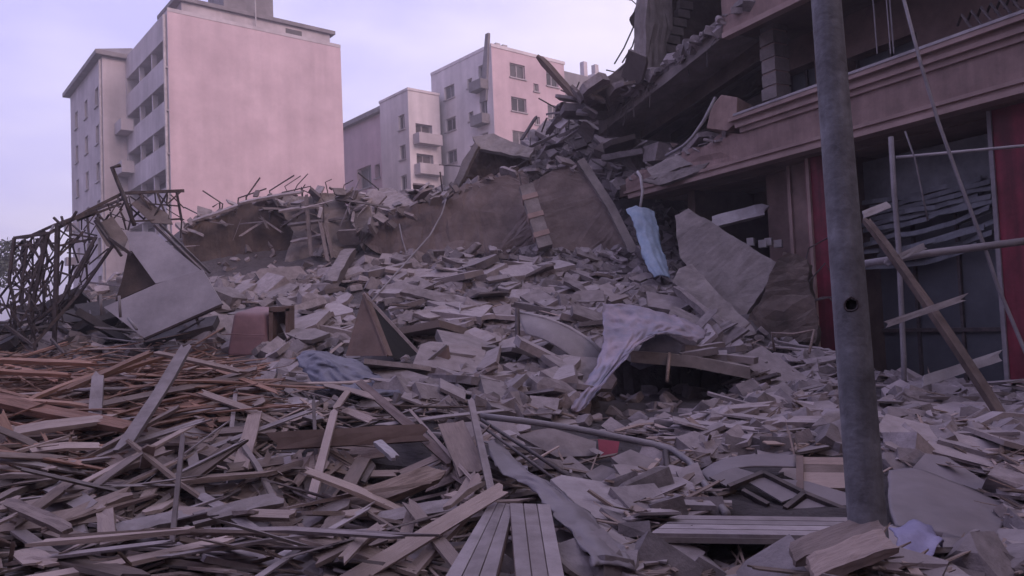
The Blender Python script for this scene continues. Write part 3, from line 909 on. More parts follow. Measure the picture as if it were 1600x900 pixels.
# ================================================================== single pieces of wreckage
EXC = []
def jag(poly, amt, rnd, step=0.35):
    out = []
    n = len(poly)
    for i in range(n):
        a, b = poly[i], poly[(i + 1) % n]
        L_ = (b - a).length
        k = max(1, int(L_ / step))
        d = (b - a)
        for j in range(k):
            p = a + d * (j / k)
            if j: p = p + Vector((rnd.gauss(0, amt), rnd.gauss(0, amt), rnd.gauss(0, amt)))
            out.append(p)
    return out

def roughen(o, cuts, amp):
    """break flat faces and straight arrises of a concrete piece"""
    bm = bmesh.new(); bm.from_mesh(o.data)
    bmesh.ops.triangulate(bm, faces=[f for f in bm.faces if len(f.verts) > 4])
    bmesh.ops.subdivide_edges(bm, edges=bm.edges[:], cuts=cuts, use_grid_fill=True)
    off = Vector(o.location)
    for v in bm.verts:
        w_ = v.co + off
        v.co += mnoise.noise_vector(w_ * 2.3) * amp + mnoise.noise_vector(w_ * 7.0) * amp * 0.7 + mnoise.noise_vector(w_ * 17.0) * amp * 0.35
    bmesh.ops.triangulate(bm, faces=bm.faces[:])
    bm.to_mesh(o.data); bm.free()

def rebars(o, poly, n):
    rr_ = random.Random(int(abs(poly[0].x) * 1000))
    c = sum(poly, Vector()) / len(poly)
    loc = wloc(o)
    for k in range(5):
        p = rr_.choice(poly)
        if p.z < c.z: continue
        d = (p - c).normalized()
        q1 = p + d * rr_.uniform(.12, .3) + Vector((rr_.gauss(0, .06), rr_.gauss(0, .06), rr_.gauss(0, .06)))
        q2 = q1 + d * rr_.uniform(.1, .3) + Vector((rr_.gauss(0, .14), rr_.gauss(0, .1), rr_.gauss(-.05, .14)))
        b = MB(); b.tube([p - d * 0.2 - n * 0.06, q1, q2], 0.014, 5); b.build('rebar', 'steel', o)

def sheet(name, label, cat, pix, anchor, normal, thick, mat, jagged=0.0, parent=None, excl=True, group=None, lift=0.0):
    n = Vector(normal).normalized()
    if len(anchor) == 3:
        p0 = at(*anchor)
    else:
        p0 = hit(*anchor, lift + 0.06)
    poly = [on_plane(x, y, p0, n) for x, y in pix]
    if jagged:
        poly = jag(poly, jagged, random.Random(len(EXC) + 5))
        poly = [p - n * (p - p0).dot(n) for p in poly]
    ext = n * thick
    if n.dot(CAM_POS - p0) > 0: ext = -ext
    b = MB(); b.prism(poly, ext)
    o = b.build(name, mat, parent)
    if jagged and thick > 0.05: roughen(o, 4 if thick > 0.11 else 2, jagged * 1.6 + 0.012)
    if jagged and thick >= 0.2: rebars(o, poly, n)
    if parent is None: tag(o, label, cat, group)
    if excl: EXC.append(pix)
    return o

def seg_excl(a, b, w):
    dx, dy = b[0] - a[0], b[1] - a[1]; l = math.hypot(dx, dy) or 1
    nx, ny = -dy / l * w, dx / l * w
    EXC.append([(a[0] - nx, a[1] - ny), (b[0] - nx, b[1] - ny), (b[0] + nx, b[1] + ny), (a[0] + nx, a[1] + ny)])

def plank_grid(a, x, y, z, L_, w, t, rnd, nseg, nw, bend, end):
    mb = MB()
    ends = [[rnd.uniform(-end, end * 0.6) for _ in range(nw)] for _ in (0, 1)]
    if rnd.random() < 0.5: ends[1][rnd.randrange(nw)] += end * 1.4
    for i in range(nseg + 1):
        f = i / nseg
        c = a + x * (L_ * f) + z * bend * math.sin(f * math.pi)
        for k in range(nw):
            u = k / (nw - 1) - 0.5
            e = -ends[0][k] if i == 0 else ends[1][k] if i == nseg else 0
            for sz_ in (-1, 1):
                mb.v.append(c + x * e + y * (u * w * (1 + rnd.gauss(0, .03))) + z * (sz_ * t / 2 * (0.6 if i in (0, nseg) else 1) + rnd.gauss(0, t * 0.05)))
    S = nw * 2
    for i in range(nseg):
        for k in range(nw - 1):
            p = i * S + k * 2; q = p + S
            mb.f.append((p, p + 2, q + 2, q)); mb.f.append((p + 1, q + 1, q + 3, p + 3))
        p = i * S; q = p + S
        mb.f.append((p, q, q + 1, p + 1))
        p = i * S + S - 2; q = p + S
        mb.f.append((p, p + 1, q + 1, q))
    for i, fl in ((0, 1), (nseg, 0)):
        for k in range(nw - 1):
            p = i * S + k * 2
            mb.f.append((p, p + 1, p + 3, p + 2) if fl else (p, p + 2, p + 3, p + 1))
    return mb

def plank_mesh(a, b, w, t, up, rnd, nseg=6):
    x = (b - a); L_ = x.length; x = x / L_
    if abs(x.dot(up)) > 0.95: up = Vector((0.3, -1, 0.1)).normalized()
    y = up.cross(x).normalized(); z = x.cross(y)
    return plank_grid(a, x, y, z, L_, w, t, rnd, nseg, 4, rnd.gauss(0, 0.01) * L_, min(0.07, L_ * 0.06))

def localise(o, x):
    """turn the mesh so that its local X runs along x (for wood grain)"""
    q = Vector((1, 0, 0)).rotation_difference(x.normalized())
    o.data.transform(q.inverted().to_matrix().to_4x4())
    o.rotation_mode = 'QUATERNION'
    o.rotation_quaternion = q

def hplank(label, p0, p1, w, t, mat='plank', lift=(0.1, 0.1), name='plank', cat='plank', up=(0, -0.5, 1), excl=8, rnd=random.Random(21), group=None):
    a = at(*p0) if len(p0) == 3 else hit(*p0, lift[0] + 0.06)
    b = at(*p1) if len(p1) == 3 else hit(*p1, lift[1] + 0.06)
    mb = plank_mesh(a, b, w * 0.88, t * 0.85, Vector(up).normalized(), rnd)
    o = mb.build(name, mat)
    localise(o, b - a)
    tag(o, label, cat, group)
    if excl: seg_excl(p0[:2], p1[:2], excl)
    return o

for o_ in list(ruin.children):
    b_ = o_.name.split('.')[0]
    if b_ in ('sagging_floor', 'torn_fascia', 'cross_wall', 'leaning_pier', 'dropped_slab'): roughen(o_, 6 if b_ != 'torn_fascia' else 3, {'sagging_floor': 0.035, 'torn_fascia': 0.04}.get(b_, 0.08))

# ---------------------------------------------------------------- lamp post with a ragged hole
pb = hit(1357, 838); pb = at(1357, 838, 3.8)
ptop = at(1286, -60, 3.8)
post = thing('lamp_post', 'tall grey metal lamp post with a ragged hole', 'lamp post', pb - Vector((0, 0, 0.35)))
ax = (ptop - pb); Lp = ax.length; axn = ax.normalized()
a0 = pb - axn * 0.5
NS = 40; rows = []
tot = Lp + 0.5
hc = at(1330, 476, 3.8); hz = (hc - a0).dot(axn)
zrow = sorted(set([0, tot] + [tot * i / 14 for i in range(15)] + [hz + 0.012 * k for k in range(-5, 6)]))
yv = Vector((0, -1, 0)); yv = (yv - axn * yv.dot(axn)).normalized(); xv = axn.cross(yv)
shaft = MB()
for z in zrow:
    r = 0.094 + (0.069 - 0.094) * (z / tot)
    dent = 0.0
    for k in range(NS):
        a = 2 * math.pi * k / NS
        p = a0 + axn * z + (yv * math.cos(a) + xv * math.sin(a)) * r
        shaft.v.append(p)
hdir = (hc - (a0 + axn * hz)).normalized()
for i in range(len(zrow) - 1):
    for k in range(NS):
        k2 = (k + 1) % NS
        q = (i * NS + k, i * NS + k2, (i + 1) * NS + k2, (i + 1) * NS + k)
        c = sum((shaft.v[j] for j in q), Vector()) / 4
        front = (c - a0 - axn * ((c - a0).dot(axn))).normalized().dot(Vector((hc.x, hc.y, 0)).normalized()) < -0.6
        lat = abs(proj(c)[0] - 1330); ver = abs(proj(c)[1] - 476)
        if front and (lat / 11) ** 2 + (ver / 10) ** 2 < 1:
            continue
        shaft.f.append(q)
so = shaft.build('shaft', 'polemetal', post, smooth=True)
rim = MB(); rp = random.Random(8)
pts = []
for k in range(13):
    a = 2 * math.pi * k / 12
    px_, py_ = 1330 + (11.5 + rp.uniform(-1.5, 2)) * math.cos(a), 476 + (10.5 + rp.uniform(-1.5, 2)) * math.sin(a)
    d = ray(px_, py_); best = None
    # near side of the shaft
    for t in np.linspace(3.6, 3.82, 120):
        p = CAM_POS + d * (t / d.y)
        z = (p - a0).dot(axn)
        r = 0.094 + (0.069 - 0.094) * (z / tot)
        if (p - a0 - axn * z).length < r: best = p; break
    if best is not None: pts.append(best)
rim.tube(pts, 0.006, 5); rim.build('hole_rim', 'steel', so)
EXC.append([(1300, 300), (1385, 300), (1400, 850), (1310, 850)])

# ---------------------------------------------------------------- big slabs of the collapsed floors
sheet('roof_slab', 'long brown concrete roof slab leaning on the heap, dusty upper part', 'concrete slab',
      [(606, 404), (846, 394), (842, 330), (818, 262), (790, 274), (768, 270), (735, 288), (700, 296), (672, 316), (640, 322), (575, 352), (560, 372)], (700, 400, 18.3), (-0.12, -1, 0.42), 0.3, 'slab', 0.035)
sheet('floor_slab', 'plain brown concrete slab with pale right edge on the heap', 'concrete slab',
      [(838, 392), (986, 396), (958, 330), (912, 252), (870, 262), (832, 284)], (910, 396, 18.0), (-0.05, -1, 0.36), 0.28, 'slab', 0.012)
n_ = Vector((-0.05, -1, 0.36)).normalized()
p0 = at(910, 396, 18.0) + n_ * 0.05
e = MB()
a = on_plane(907, 252, p0, n_); b = on_plane(955, 326, p0, n_); c = on_plane(990, 396, p0, n_)
e.bar(a, b, 0.20, 0.2, up=n_); e.bar(b, c, 0.20, 0.19, up=n_)
tag(e.build('edge_beam', 'slabgrey'), 'narrow pale concrete beam along the edge of the plain brown slab', 'concrete beam')
# broken column lying between the two slabs
def htube(name, label, cat, pts, rad, mat, seg=8, excl=6, smooth=True, group=None):
    P = [at(*p[:3]) if len(p) >= 3 and p[2] > 2 else hit(p[0], p[1], p[2] if len(p) > 2 else 0.05) for p in pts]
    b = MB(); b.tube(P, rad, seg)
    o = b.build(name, mat, smooth=smooth)
    tag(o, label, cat, group)
    if excl:
        for q, r in zip(pts[:-1], pts[1:]): seg_excl(q[:2], r[:2], excl)
    return o
cpA, cpB = at(822, 292, 17.9), at(852, 388, 17.5)
colth = thing('broken_column', 'broken square concrete column lying between the two brown slabs', 'column', cpB)
q = MB(); q.bar(cpA, cpB, 0.33, 0.3, up=(0, -1, .3)); q.build('shaft', 'slabgrey', colth)
for f in (0.2, 0.5, 0.8):
    p = cpA.lerp(cpB, f); d = (cpB - cpA).normalized()
    q = MB(); q.bar(p - d * 0.06, p + d * 0.06, 0.37, 0.345, up=(0, -1, .3)); q.build('concrete_band', 'moulding', colth)
for k in (-1, 1):
    side = (cpB - cpA).normalized().cross(Vector((0, -1, 0.3)).normalized())
    q = MB(); q.tube([cpA + side * 0.11 * k, cpA + side * 0.13 * k + (cpA - cpB).normalized() * 0.28 + Vector((0.05 * k, 0, .1))], 0.016, 5)
    q.build('rebar', 'steel', colth)
# dark hollow slab high on the heap
sheet('tilted_slab', 'dark greenish slab tilted on top of the heap', 'concrete slab',
      [(712, 288), (830, 256), (822, 238), (770, 236), (742, 228), (725, 262)], (775, 270, 20.6), (-0.25, -1, -0.1), 0.25, 'darkwall', 0.02)
sheet('wall_fragment', 'thin grey wall fragment standing on edge beside the dark tilted slab', 'wall fragment',
      [(708, 290), (722, 252), (742, 222), (748, 228), (728, 268), (716, 292)], (725, 270, 20.4), (-0.6, -1, 0.1), 0.12, 'slabgrey', 0.01)
sheet('crumpled_slab', 'grey crumpled roof plate capping the dark tilted slab', 'concrete slab',
      [(738, 214), (772, 208), (800, 222), (835, 232), (828, 246), (782, 238), (748, 232)], (780, 228, 20.3), (-0.1, -0.8, 0.7), 0.1, 'slabgrey', 0.015)
# left dark wall
sheet('fallen_wall', 'dark brown wall fragment leaning behind the white panels', 'wall fragment',
      [(292, 440), (486, 440), (484, 402), (480, 340), (462, 300), (430, 306), (400, 312), (360, 326), (330, 336), (286, 350)], (380, 438, 19.4), (0.05, -1, 0.12), 0.3, 'darkwall', 0.03)
sheet('plaster_scar', 'pale plaster wall piece with broken layers beside the dark brown wall', 'wall fragment',
      [(440, 418), (500, 420), (508, 360), (498, 308), (452, 302), (432, 325), (458, 360)], (470, 420, 19.0), (0.1, -1, 0.25), 0.2, 'slabgrey', 0.03)
sheet('leaning_slab', 'upright grey concrete slab leaning on the ridge below the windowless wall', 'concrete slab',
      [(488, 302), (535, 300), (560, 380), (548, 402), (520, 404)], (520, 402, 18.8), (0.25, -1, 0.3), 0.22, 'slabgrey', 0.015)
sheet('leaning_slab', 'narrow grey slab with cracked face next to the upright ridge slab', 'concrete slab',
      [(538, 304), (568, 302), (582, 345), (566, 388)], (555, 385, 18.7), (-0.2, -1, 0.35), 0.2, 'slabgrey', 0.015)
sheet('tilted_slab', 'pale tilted plate on the ridge before the white apartment block', 'concrete slab',
      [(574, 296), (612, 293), (650, 318), (606, 330), (572, 322)], (605, 318, 21.2), (-0.1, -0.6, 0.8), 0.15, 'plate', 0.01)
for k, (xa, ya, xb, yb) in enumerate(((372, 318, 470, 300), (436, 330, 500, 322), (448, 352, 505, 345), (455, 378, 505, 366), (302, 345, 380, 318))):
    hplank(['flat concrete strip along the crest above the dark brown wall', 'upper broken floor strip in the pale plaster scar', 'middle broken floor strip in the pale plaster scar',
            'lowest broken floor strip in the pale plaster scar', 'jagged concrete strip at the steel frame end of the dark wall'][k],
           (xa, ya, 18.7), (xb, yb, 18.9), 0.14, 0.07, 'concrete', name='concrete_strip', cat='concrete strip', up=(0, -0.6, 1), excl=0)
for xa, ya, xb, yb, lb in ((500, 345, 512, 408, 'pale upright concrete rib left of the ridge slab foot'), (508, 350, 520, 404, 'thin pale post at the foot of the upright ridge slab'), (478, 305, 486, 400, 'thin pale wall edge beside the plaster scar')):
    hplank(lb, (xa, ya, 18.5), (xb, yb, 18.3), 0.1, 0.1, 'plate', name='concrete_rib', cat='concrete rib', excl=0)

# big slab leaning against the shop front
sheet('leaning_slab', 'large flat grey slab leaning against the shop front', 'concrete slab',
      [(1054, 338), (1076, 326), (1219, 414), (1157, 502), (1120, 470), (1062, 402)], (1130, 420, 14.6), (-0.55, -0.8, 0.5), 0.16, 'slabgrey', 0.008)
sheet('fallen_lintel', 'long flat grey strip lying under the large leaning slab', 'concrete slab',
      [(1062, 418), (1082, 412), (1184, 522), (1150, 528), (1050, 440)], (1115, 470, 13.6), (-0.35, -0.8, 0.7), 0.14, 'slabgrey', 0.01)
hplank('slim concrete beam sloping below the flat grey strip', (1052, 447, 13.7), (1132, 514, 13.0), 0.14, 0.14, 'concrete', name='concrete_beam', cat='concrete beam', excl=6)
hplank('short white beam wedged behind the large leaning slab', (1112, 348, 15.9), (1196, 327, 15.6), 0.3, 0.12, 'white', name='white_beam', cat='beam', up=(0, -1, 0.4), excl=0)
for k, px_ in enumerate((1173, 1192, 1201, 1216)):
    p = at(px_, 378 + 3 * (k % 2), 15.3)
    q = MB(); d = Vector((0.4, 0.8, 0)).normalized()
    q.bar(p - d * 0.09, p + d * 0.09, 0.13 + 0.02 * (k % 2), 0.15)
    tag(q.build('plaster_block', 'white'), 'small white block on the dusty slope behind the leaning slab', 'block', 'white blocks behind the leaning slab')
# dusty bank against the shop front
bank = []
sheet('dirt_bank', 'dusty broken wall piece under the wall pier, right of the leaning slab', 'wall fragment',
      [(1160, 520), (1205, 430), (1225, 396), (1262, 402), (1272, 470), (1274, 540)], (1220, 500, 13.4), (-0.6, -1, 0.55), 0.3, 'darkwall', 0.03)
# torn parapet block and its curled metal strip
blk = at(1112, 190, 15.7)
sheet('parapet_block', 'torn box shaped parapet block hanging at the broken cornice', 'concrete block',
      [(1112, 166), (1127, 148), (1152, 152), (1150, 192), (1136, 204), (1104, 200)], (1128, 180, 15.6), (-0.7, -0.7, 0.1), 0.6, 'facade', 0.0)
htube('metal_strip', 'curled pale metal strip beside the torn parapet block', 'metal strip', [(1118, 152, 15.6), (1100, 188, 15.7), (1082, 214, 15.8), (1068, 228, 15.9), (1040, 244, 16.2)], 0.035, 'pipe', 6, 0)
sheet('fallen_panel', 'flat grey panel lying on the torn fascia', 'concrete slab', [(1010, 262), (1060, 242), (1106, 232), (1112, 248), (1060, 262), (1020, 280)], (1060, 255, 16.9), (-0.6, -0.7, 0.6), 0.12, 'slabgrey', 0.01)
sheet('fallen_panel', 'broken floor piece hanging below the flat grey panel', 'concrete slab', [(1000, 282), (1066, 264), (1108, 252), (1090, 268), (1030, 290)], (1050, 272, 16.8), (-0.7, -0.7, 0.2), 0.12, 'slabgrey', 0.01)
htube('white_pipe', 'short bent white pipe above the blue plastic strip', 'pipe', [(996, 268, 17.2), (1001, 276, 17.1), (1004, 300, 17.0), (1000, 326, 16.9)], 0.035, 'white', 6, 0)
# beams and chunks on the sloping floor
rrh = random.Random(77)
for k, (a_, b_, w_, lb) in enumerate((((905, 165, 21.4), (1000, 86, 21.4), 0.28, 'long dark beam sloping up along the torn building edge'),
                                 ((918, 182, 20.6), (1010, 112, 20.6), 0.2, 'thin pale beam sloping up beside the long dark beam'),
                                 ((842, 88, 21.6), (902, 156, 21.2), 0.22, 'loose brown beam sticking up in front of the pink windows'),
                                 ((862, 230, 20.6), (912, 198, 20.3), 0.1, 'pale thin rail lying across the upper rubble'),
                                 ((815, 236, 20.6), (866, 212, 20.2), 0.12, 'white edged beam on top of the grey crumpled plate'),
                                 ((838, 182, 21.3), (815, 218, 21.0), 0.09, 'thin lattice rod leaning off the rubble crest'),
                                 ((868, 170, 21.6), (895, 178, 21.4), 0.12, 'short bent beam on the rubble crest below the pink windows'))):
    hplank(lb, a_, b_, w_, w_ * 0.7, ['darkwall', 'slabgrey', 'brownboard', 'plate', 'plate', 'steel', 'steel'][k], name='fallen_beam', cat='beam', excl=0)
for k, (pts, lb) in enumerate((([(990, 42, 20), (975, 75, 20.1), (960, 100, 20.2)], 'bent wire hanging from the broken upper corner, leftmost of the bunch'),
                         ([(996, 45, 20), (988, 72, 20.2), (972, 98, 20.3)], 'bent wire hanging from the broken upper corner, steepest of the bunch'),
                         ([(1004, 50, 20), (990, 86, 20.1), (966, 112, 20.2)], 'bent wire hanging from the broken upper corner beside the pier'),
                         ([(903, 160, 21), (900, 140, 21), (905, 128, 21)], 'short twisted bar poking out of the rubble crest'))):
    htube('rebar_wire', lb, 'wire', pts, 0.022, 'steel', 5, 0)
sheet('broken_corner', 'dark jagged concrete corner hanging from wires high above the heap', 'concrete chunk', [(984, 30), (995, 10), (1012, -6), (1030, -10), (1014, 40), (996, 48)], (1005, 25, 18.8), (-0.5, -1, 0), 0.4, 'darkwall', 0.02)

# ---------------------------------------------------------------- twisted steel frame on the left
fb = hit(95, 530) or at(95, 530, 13)
truss = thing('collapsed_truss', 'twisted dark steel lattice frame of a collapsed roof', 'truss', at(100, 545, 12.6))
DF, DBk = 12.4, 14.0
nodes = {}
def T(px, py, D): return at(px, py, D)
bars = [
    # front outline
    ((22, 372), (78, 364), DF, DF, .045), ((78, 364), (136, 330), DF, DF + .3, .05), ((136, 330), (192, 302), DF + .3, DF + .6, .05),
    ((22, 372), (14, 440), DF, DF, .04), ((14, 440), (22, 470), DF, DF, .035), ((24, 384), (85, 380), DF, DF, .03),
    ((44, 376), (30, 470), DF, DF, .025), ((75, 366), (50, 480), DF, DF, .045), ((90, 352), (86, 510), DF, DF, .06),
    ((44, 378), (72, 420), DF, DF, .025), ((72, 380), (40, 470), DF, DF, .03), ((22, 420), (46, 470), DF, DF, .025), ((60, 372), (20, 440), DF, DF, .022),
    ((28, 396), (58, 470), DF + .3, DF + .3, .022), ((36, 440), (82, 416), DF, DF, .025), ((20, 452), (70, 455), DF + .2, DF, .022),
    ((90, 424), (120, 434), DF, DF, .03), ((150, 370), (95, 470), DF, DF, .04), ((176, 384), (122, 462), DF, DF, .04), ((120, 434), (146, 382), DF, DF, .03),
    ((92, 384), (150, 372), DF, DF + .2, .03), ((92, 400), (130, 362), DF, DF + .2, .035), ((105, 395), (140, 398), DF, DF, .022), ((110, 366), (150, 372), DF + .1, DF + .1, .03),
    ((95, 350), (150, 330), DF, DF + .4, .04), ((84, 340), (96, 352), DF, DF, .035), ((96, 338), (100, 352), DF, DF, .03), ((110, 345), (120, 330), DF, DF, .03),
    ((120, 345), (190, 318), DF + .3, DF + .6, .035), ((148, 345), (176, 384), DF + .2, DF, .035), ((150, 340), (190, 400), DF + .2, DF + .2, .04), ((170, 372), (206, 398), DF, DF, .05),
    # right bay with the horizontal rail
    ((192, 302), (288, 298), DF + .8, DF + 1.2, .05), ((276, 300), (284, 345), DF + 1.2, DF + 1.2, .035), ((205, 346), (284, 342), DF + .8, DF + 1.2, .03),
    ((245, 300), (262, 344), DF + 1., DF + 1.1, .03), ((215, 300), (250, 344), DF + .9, DF + 1.1, .035), ((262, 300), (238, 344), DF + 1., DF + 1., .025), ((230, 318), (280, 322), DF + 1., DF + 1.2, .022),
    ((284, 345), (282, 372), DF + 1.2, DF + 1.2, .02), ((242, 352), (320, 428), DF + .6, DF + .2, .05), ((250, 350), (328, 426), DF + .8, DF + .4, .035),
    # back plane
    ((40, 372), (84, 352), DBk, DBk, .04), ((84, 352), (190, 312), DBk, DBk, .04), ((38, 374), (34, 500), DBk, DBk, .035), ((64, 362), (70, 500), DBk, DBk, .035),
    ((110, 345), (108, 480), DBk, DBk, .03), ((38, 400), (66, 450), DBk, DBk, .022), ((66, 400), (36, 450), DBk, DBk, .022), ((40, 450), (68, 500), DBk, DBk, .022), ((68, 450), (38, 500), DBk, DBk, .022),
    ((136, 336), (140, 380), DBk, DBk, .03), ((150, 330), (175, 360), DBk, DBk, .03),
    # cross ties front to back
    ((22, 372), (40, 372), DF, DBk, .03), ((78, 364), (84, 352), DF, DBk, .03), ((136, 330), (136, 336), DF + .3, DBk, .03), ((192, 302), (190, 312), DF + .6, DBk, .03), ((14, 440), (34, 450), DF, DBk, .03),
    # feet down to the ground
    ((50, 480), (52, 528), DF, DF, .045), ((86, 510), (84, 545), DF, DF, .055), ((22, 470), (24, 530), DF, DF, .04), ((8, 508), (52, 540), DF - .2, DF - .3, .04), ((120, 462), (52, 540), DF, DF - .3, .045),
    ((95, 470), (60, 500), DF, DF, .035), ((0, 485), (30, 470), DF, DF, .03), ((0, 475), (20, 482), DF, DF, .04), ((54, 538), (56, 560), DF - .3, DF - .3, .035), ((80, 530), (112, 566), DF - .3, DF - .6, .035),
]
tr = random.Random(17)
def quadpt(Q, u, v):
    a = Vector(Q[0]).lerp(Vector(Q[1]), u); b = Vector(Q[3]).lerp(Vector(Q[2]), u)
    return a.lerp(b, v)
for Q, nu, nv, d0 in (([(20, 376), (88, 366), (86, 500), (18, 470)], 4, 5, DF + 0.15), ([(90, 360), (150, 336), (150, 372), (92, 402)], 3, 2, DF + 0.35), ([(200, 304), (284, 300), (284, 344), (206, 346)], 4, 2, DF + 1.1), ([(36, 376), (84, 356), (80, 520), (32, 500)], 3, 5, DBk + 0.1), ([(90, 372), (170, 384), (110, 500), (60, 520)], 4, 4, DF + 0.5), ([(150, 325), (200, 305), (215, 350), (160, 370)], 3, 3, DF + 0.9), ([(0, 440), (60, 470), (60, 540), (0, 520)], 4, 3, DF - 0.1)):
    for i in range(nu):
        for j in range(nv):
            a1 = quadpt(Q, i / nu, j / nv); a2 = quadpt(Q, (i + 1) / nu, (j + 1) / nv); a3 = quadpt(Q, (i + 1) / nu, j / nv); a4 = quadpt(Q, i / nu, (j + 1) / nv)
            for s_, e_ in ((a1, a2), (a3, a4), (a1, a4)):
                if tr.random() < 0.75:
                    jj = lambda q_: (q_[0] + tr.uniform(-4, 4), q_[1] + tr.uniform(-4, 4))
                    bars.append((jj(s_), jj(e_), d0 + tr.uniform(-.1, .1), d0 + tr.uniform(-.1, .1), tr.uniform(.014, .028)))
for (a_, b_, d0, d1, w_) in bars:
    q = MB(); q.bar(T(*a_, d0), T(*b_, d1), w_, w_)
    q.build('bar', 'steel', truss)
htube('steel_post', 'dark hooked steel post rising from the twisted lattice frame', 'post', [(188, 258, 12.9), (175, 262, 12.9), (184, 284, 12.9), (194, 308, 12.9), (210, 352, 12.8)], 0.035, 'steel', 6, 0)
for k, (pts, m_, lb) in enumerate((
        ([(196, 362), (240, 362), (316, 424), (243, 443), (206, 392)], 'whitepanel', 'upper white sheet panel of the folded pair below the steel frame'),
        ([(162, 480), (243, 444), (316, 421), (347, 474), (225, 528)], 'whitepanel', 'lower white sheet panel of the folded pair below the steel frame'))):
    nrm = Vector((-0.15, -1, 0.45)) if k else Vector((-0.15, -1, 0.62))
    sheet('sheet_panel', lb, 'sheet panel', pts, (243, 444, 12.0), nrm, 0.05, m_)
htube('edge_bar', 'dark bar along the lower edge of the white sheet panel', 'bar', [(225, 530, 11.75), (285, 504, 11.9), (346, 478, 12.0)], 0.03, 'steel', 5, 0)
sheet('sheet_panel', 'dark green torn sheet behind the folded white panels', 'sheet panel', [(200, 392), (206, 392), (243, 443), (180, 470), (190, 440)], (210, 430, 12.5), (-0.1, -1, 0.3), 0.04, 'darkwall')
sheet('torn_sheet', 'narrow grey sheet hanging under the sloping top bar', 'sheet panel', [(148, 352), (176, 338), (200, 372), (192, 392), (166, 384)], (175, 365, 12.9), (0.3, -1, 0.2), 0.03, 'slabgrey', 0.02)
sheet('torn_sheet', 'pale sheet leaning in the right bay of the steel frame', 'sheet panel', [(205, 318), (222, 308), (262, 334), (270, 350), (236, 348)], (235, 330, 13.4), (0.2, -1, 0.3), 0.03, 'slabgrey', 0.02)
for k, (p, q_, lb) in enumerate((((157, 460, 10.9), (158, 492, 10.9), 'short pale stick standing left of the white panel tip'), ((186, 462, 10.9), (188, 496, 10.9), 'short pale stick standing on the white panel tip'),
                            ((200, 497, 10.9), (214, 515, 10.8), 'small pale hook on the white panel edge'))):
    htube('stick', lb, 'stick', [p, q_], 0.02, 'pipe', 5, 0)

# ---------------------------------------------------------------- mid field pieces
# pink block and little cabinet
def chairblock():
    b0 = hit(385, 556)
    blk = thing('foam_block', 'dusty pink upholstered block on the rubble', 'block', b0)
    p = [at(352, 558, b0.y), at(418, 560, b0.y), at(412, 490, b0.y + 0.15), at(364, 488, b0.y + 0.15)]
    bm = bmesh.new()
    dv = Vector((0.1, 0.75, 0.12))
    vs = [bm.verts.new(x) for x in p + [x + dv for x in p]]
    for f in ((0, 1, 2, 3), (7, 6, 5, 4), (0, 4, 5, 1), (1, 5, 6, 2), (2, 6, 7, 3), (3, 7, 4, 0)): bm.faces.new([vs[i] for i in f])
    bmesh.ops.bevel(bm, geom=bm.edges[:], offset=0.07, segments=3, affect='EDGES', profile=0.5)
    mb = MB(); bm.verts.index_update()
    mb.v = [v.co.copy() for v in bm.verts]; mb.f = [tuple(v.index for v in f.verts) for f in bm.faces]; bm.free()
    mb.build('cushion', 'pinkblock', blk, smooth=True)
    s = MB(); s.tube([at(353, 522, b0.y - .02), at(414, 524, b0.y - .02)], 0.008, 5); s.build('seam', 'pinkblock', blk)
    EXC.append([(345, 480), (425, 480), (425, 565), (345, 565)])
    c0 = hit(435, 545)
    cab = thing('cabinet', 'small broken wooden cabinet beside the pink block', 'cabinet', c0)
    y = c0.y
    for nm, pts in (('side_panel', [(420, 486), (426, 486), (426, 545), (420, 545)]), ('side_panel', [(446, 482), (452, 482), (452, 532), (446, 540)]), ('top_panel', [(420, 480), (452, 478), (452, 486), (420, 488)]), ('back_panel', [(422, 486), (450, 484), (450, 536), (422, 540)])):
        b = MB(); yy = y + (0.3 if nm == 'back_panel' else 0)
        b.prism([at(px, py, yy) for px, py in pts], (0, 0.03 if nm == 'back_panel' else 0.3, 0.02)); b.build(nm, 'brownboard', cab)
    EXC.append([(415, 475), (455, 475), (455, 545), (415, 545)])
chairblock()
hplank('short pale stick leaning at the foot of the broken cabinet', (436, 530, 0.1)[:2], (452, 546, 0.1)[:2], 0.07, 0.05, 'plate', lift=(0.3, 0.12), name='stick', cat='stick', excl=0)
# wedge shaped overturned wardrobe
wb = hit(600, 566)
wd = thing('wardrobe_shell', 'wedge shaped wooden wardrobe shell with a black inside standing on its corner', 'wardrobe', wb)
y0 = wb.y - 0.1
A_, B_, C_, E_ = at(568, 458, y0 + 0.5), at(540, 556, y0 + 0.1), at(606, 556, y0 - 0.1), at(668, 566, y0 + 0.5)
q = MB(); q.prism([A_, B_, C_], (0.06, 0.05, 0)); q.build('side_panel', 'brownboard', wd)
q = MB(); q.prism([A_, C_, at(640, 570, y0 + .1), E_], (0.02, 0.06, 0)); q.build('inside_panel', 'black', wd)
q = MB(); q.bar(A_ + Vector((0, -0.03, 0)), E_ + Vector((0, -0.03, 0)), 0.045, 0.04, up=(0, -1, 0)); q.build('edge_strip', 'plate', wd)
q = MB(); q.bar(A_ + Vector((0, -0.02, 0)), C_ + Vector((0, -0.02, 0)), 0.03, 0.03, up=(0, -1, 0)); q.build('edge_strip', 'brownboard', wd)
EXC.append([(535, 450), (580, 450), (675, 560), (660, 580), (530, 565)])
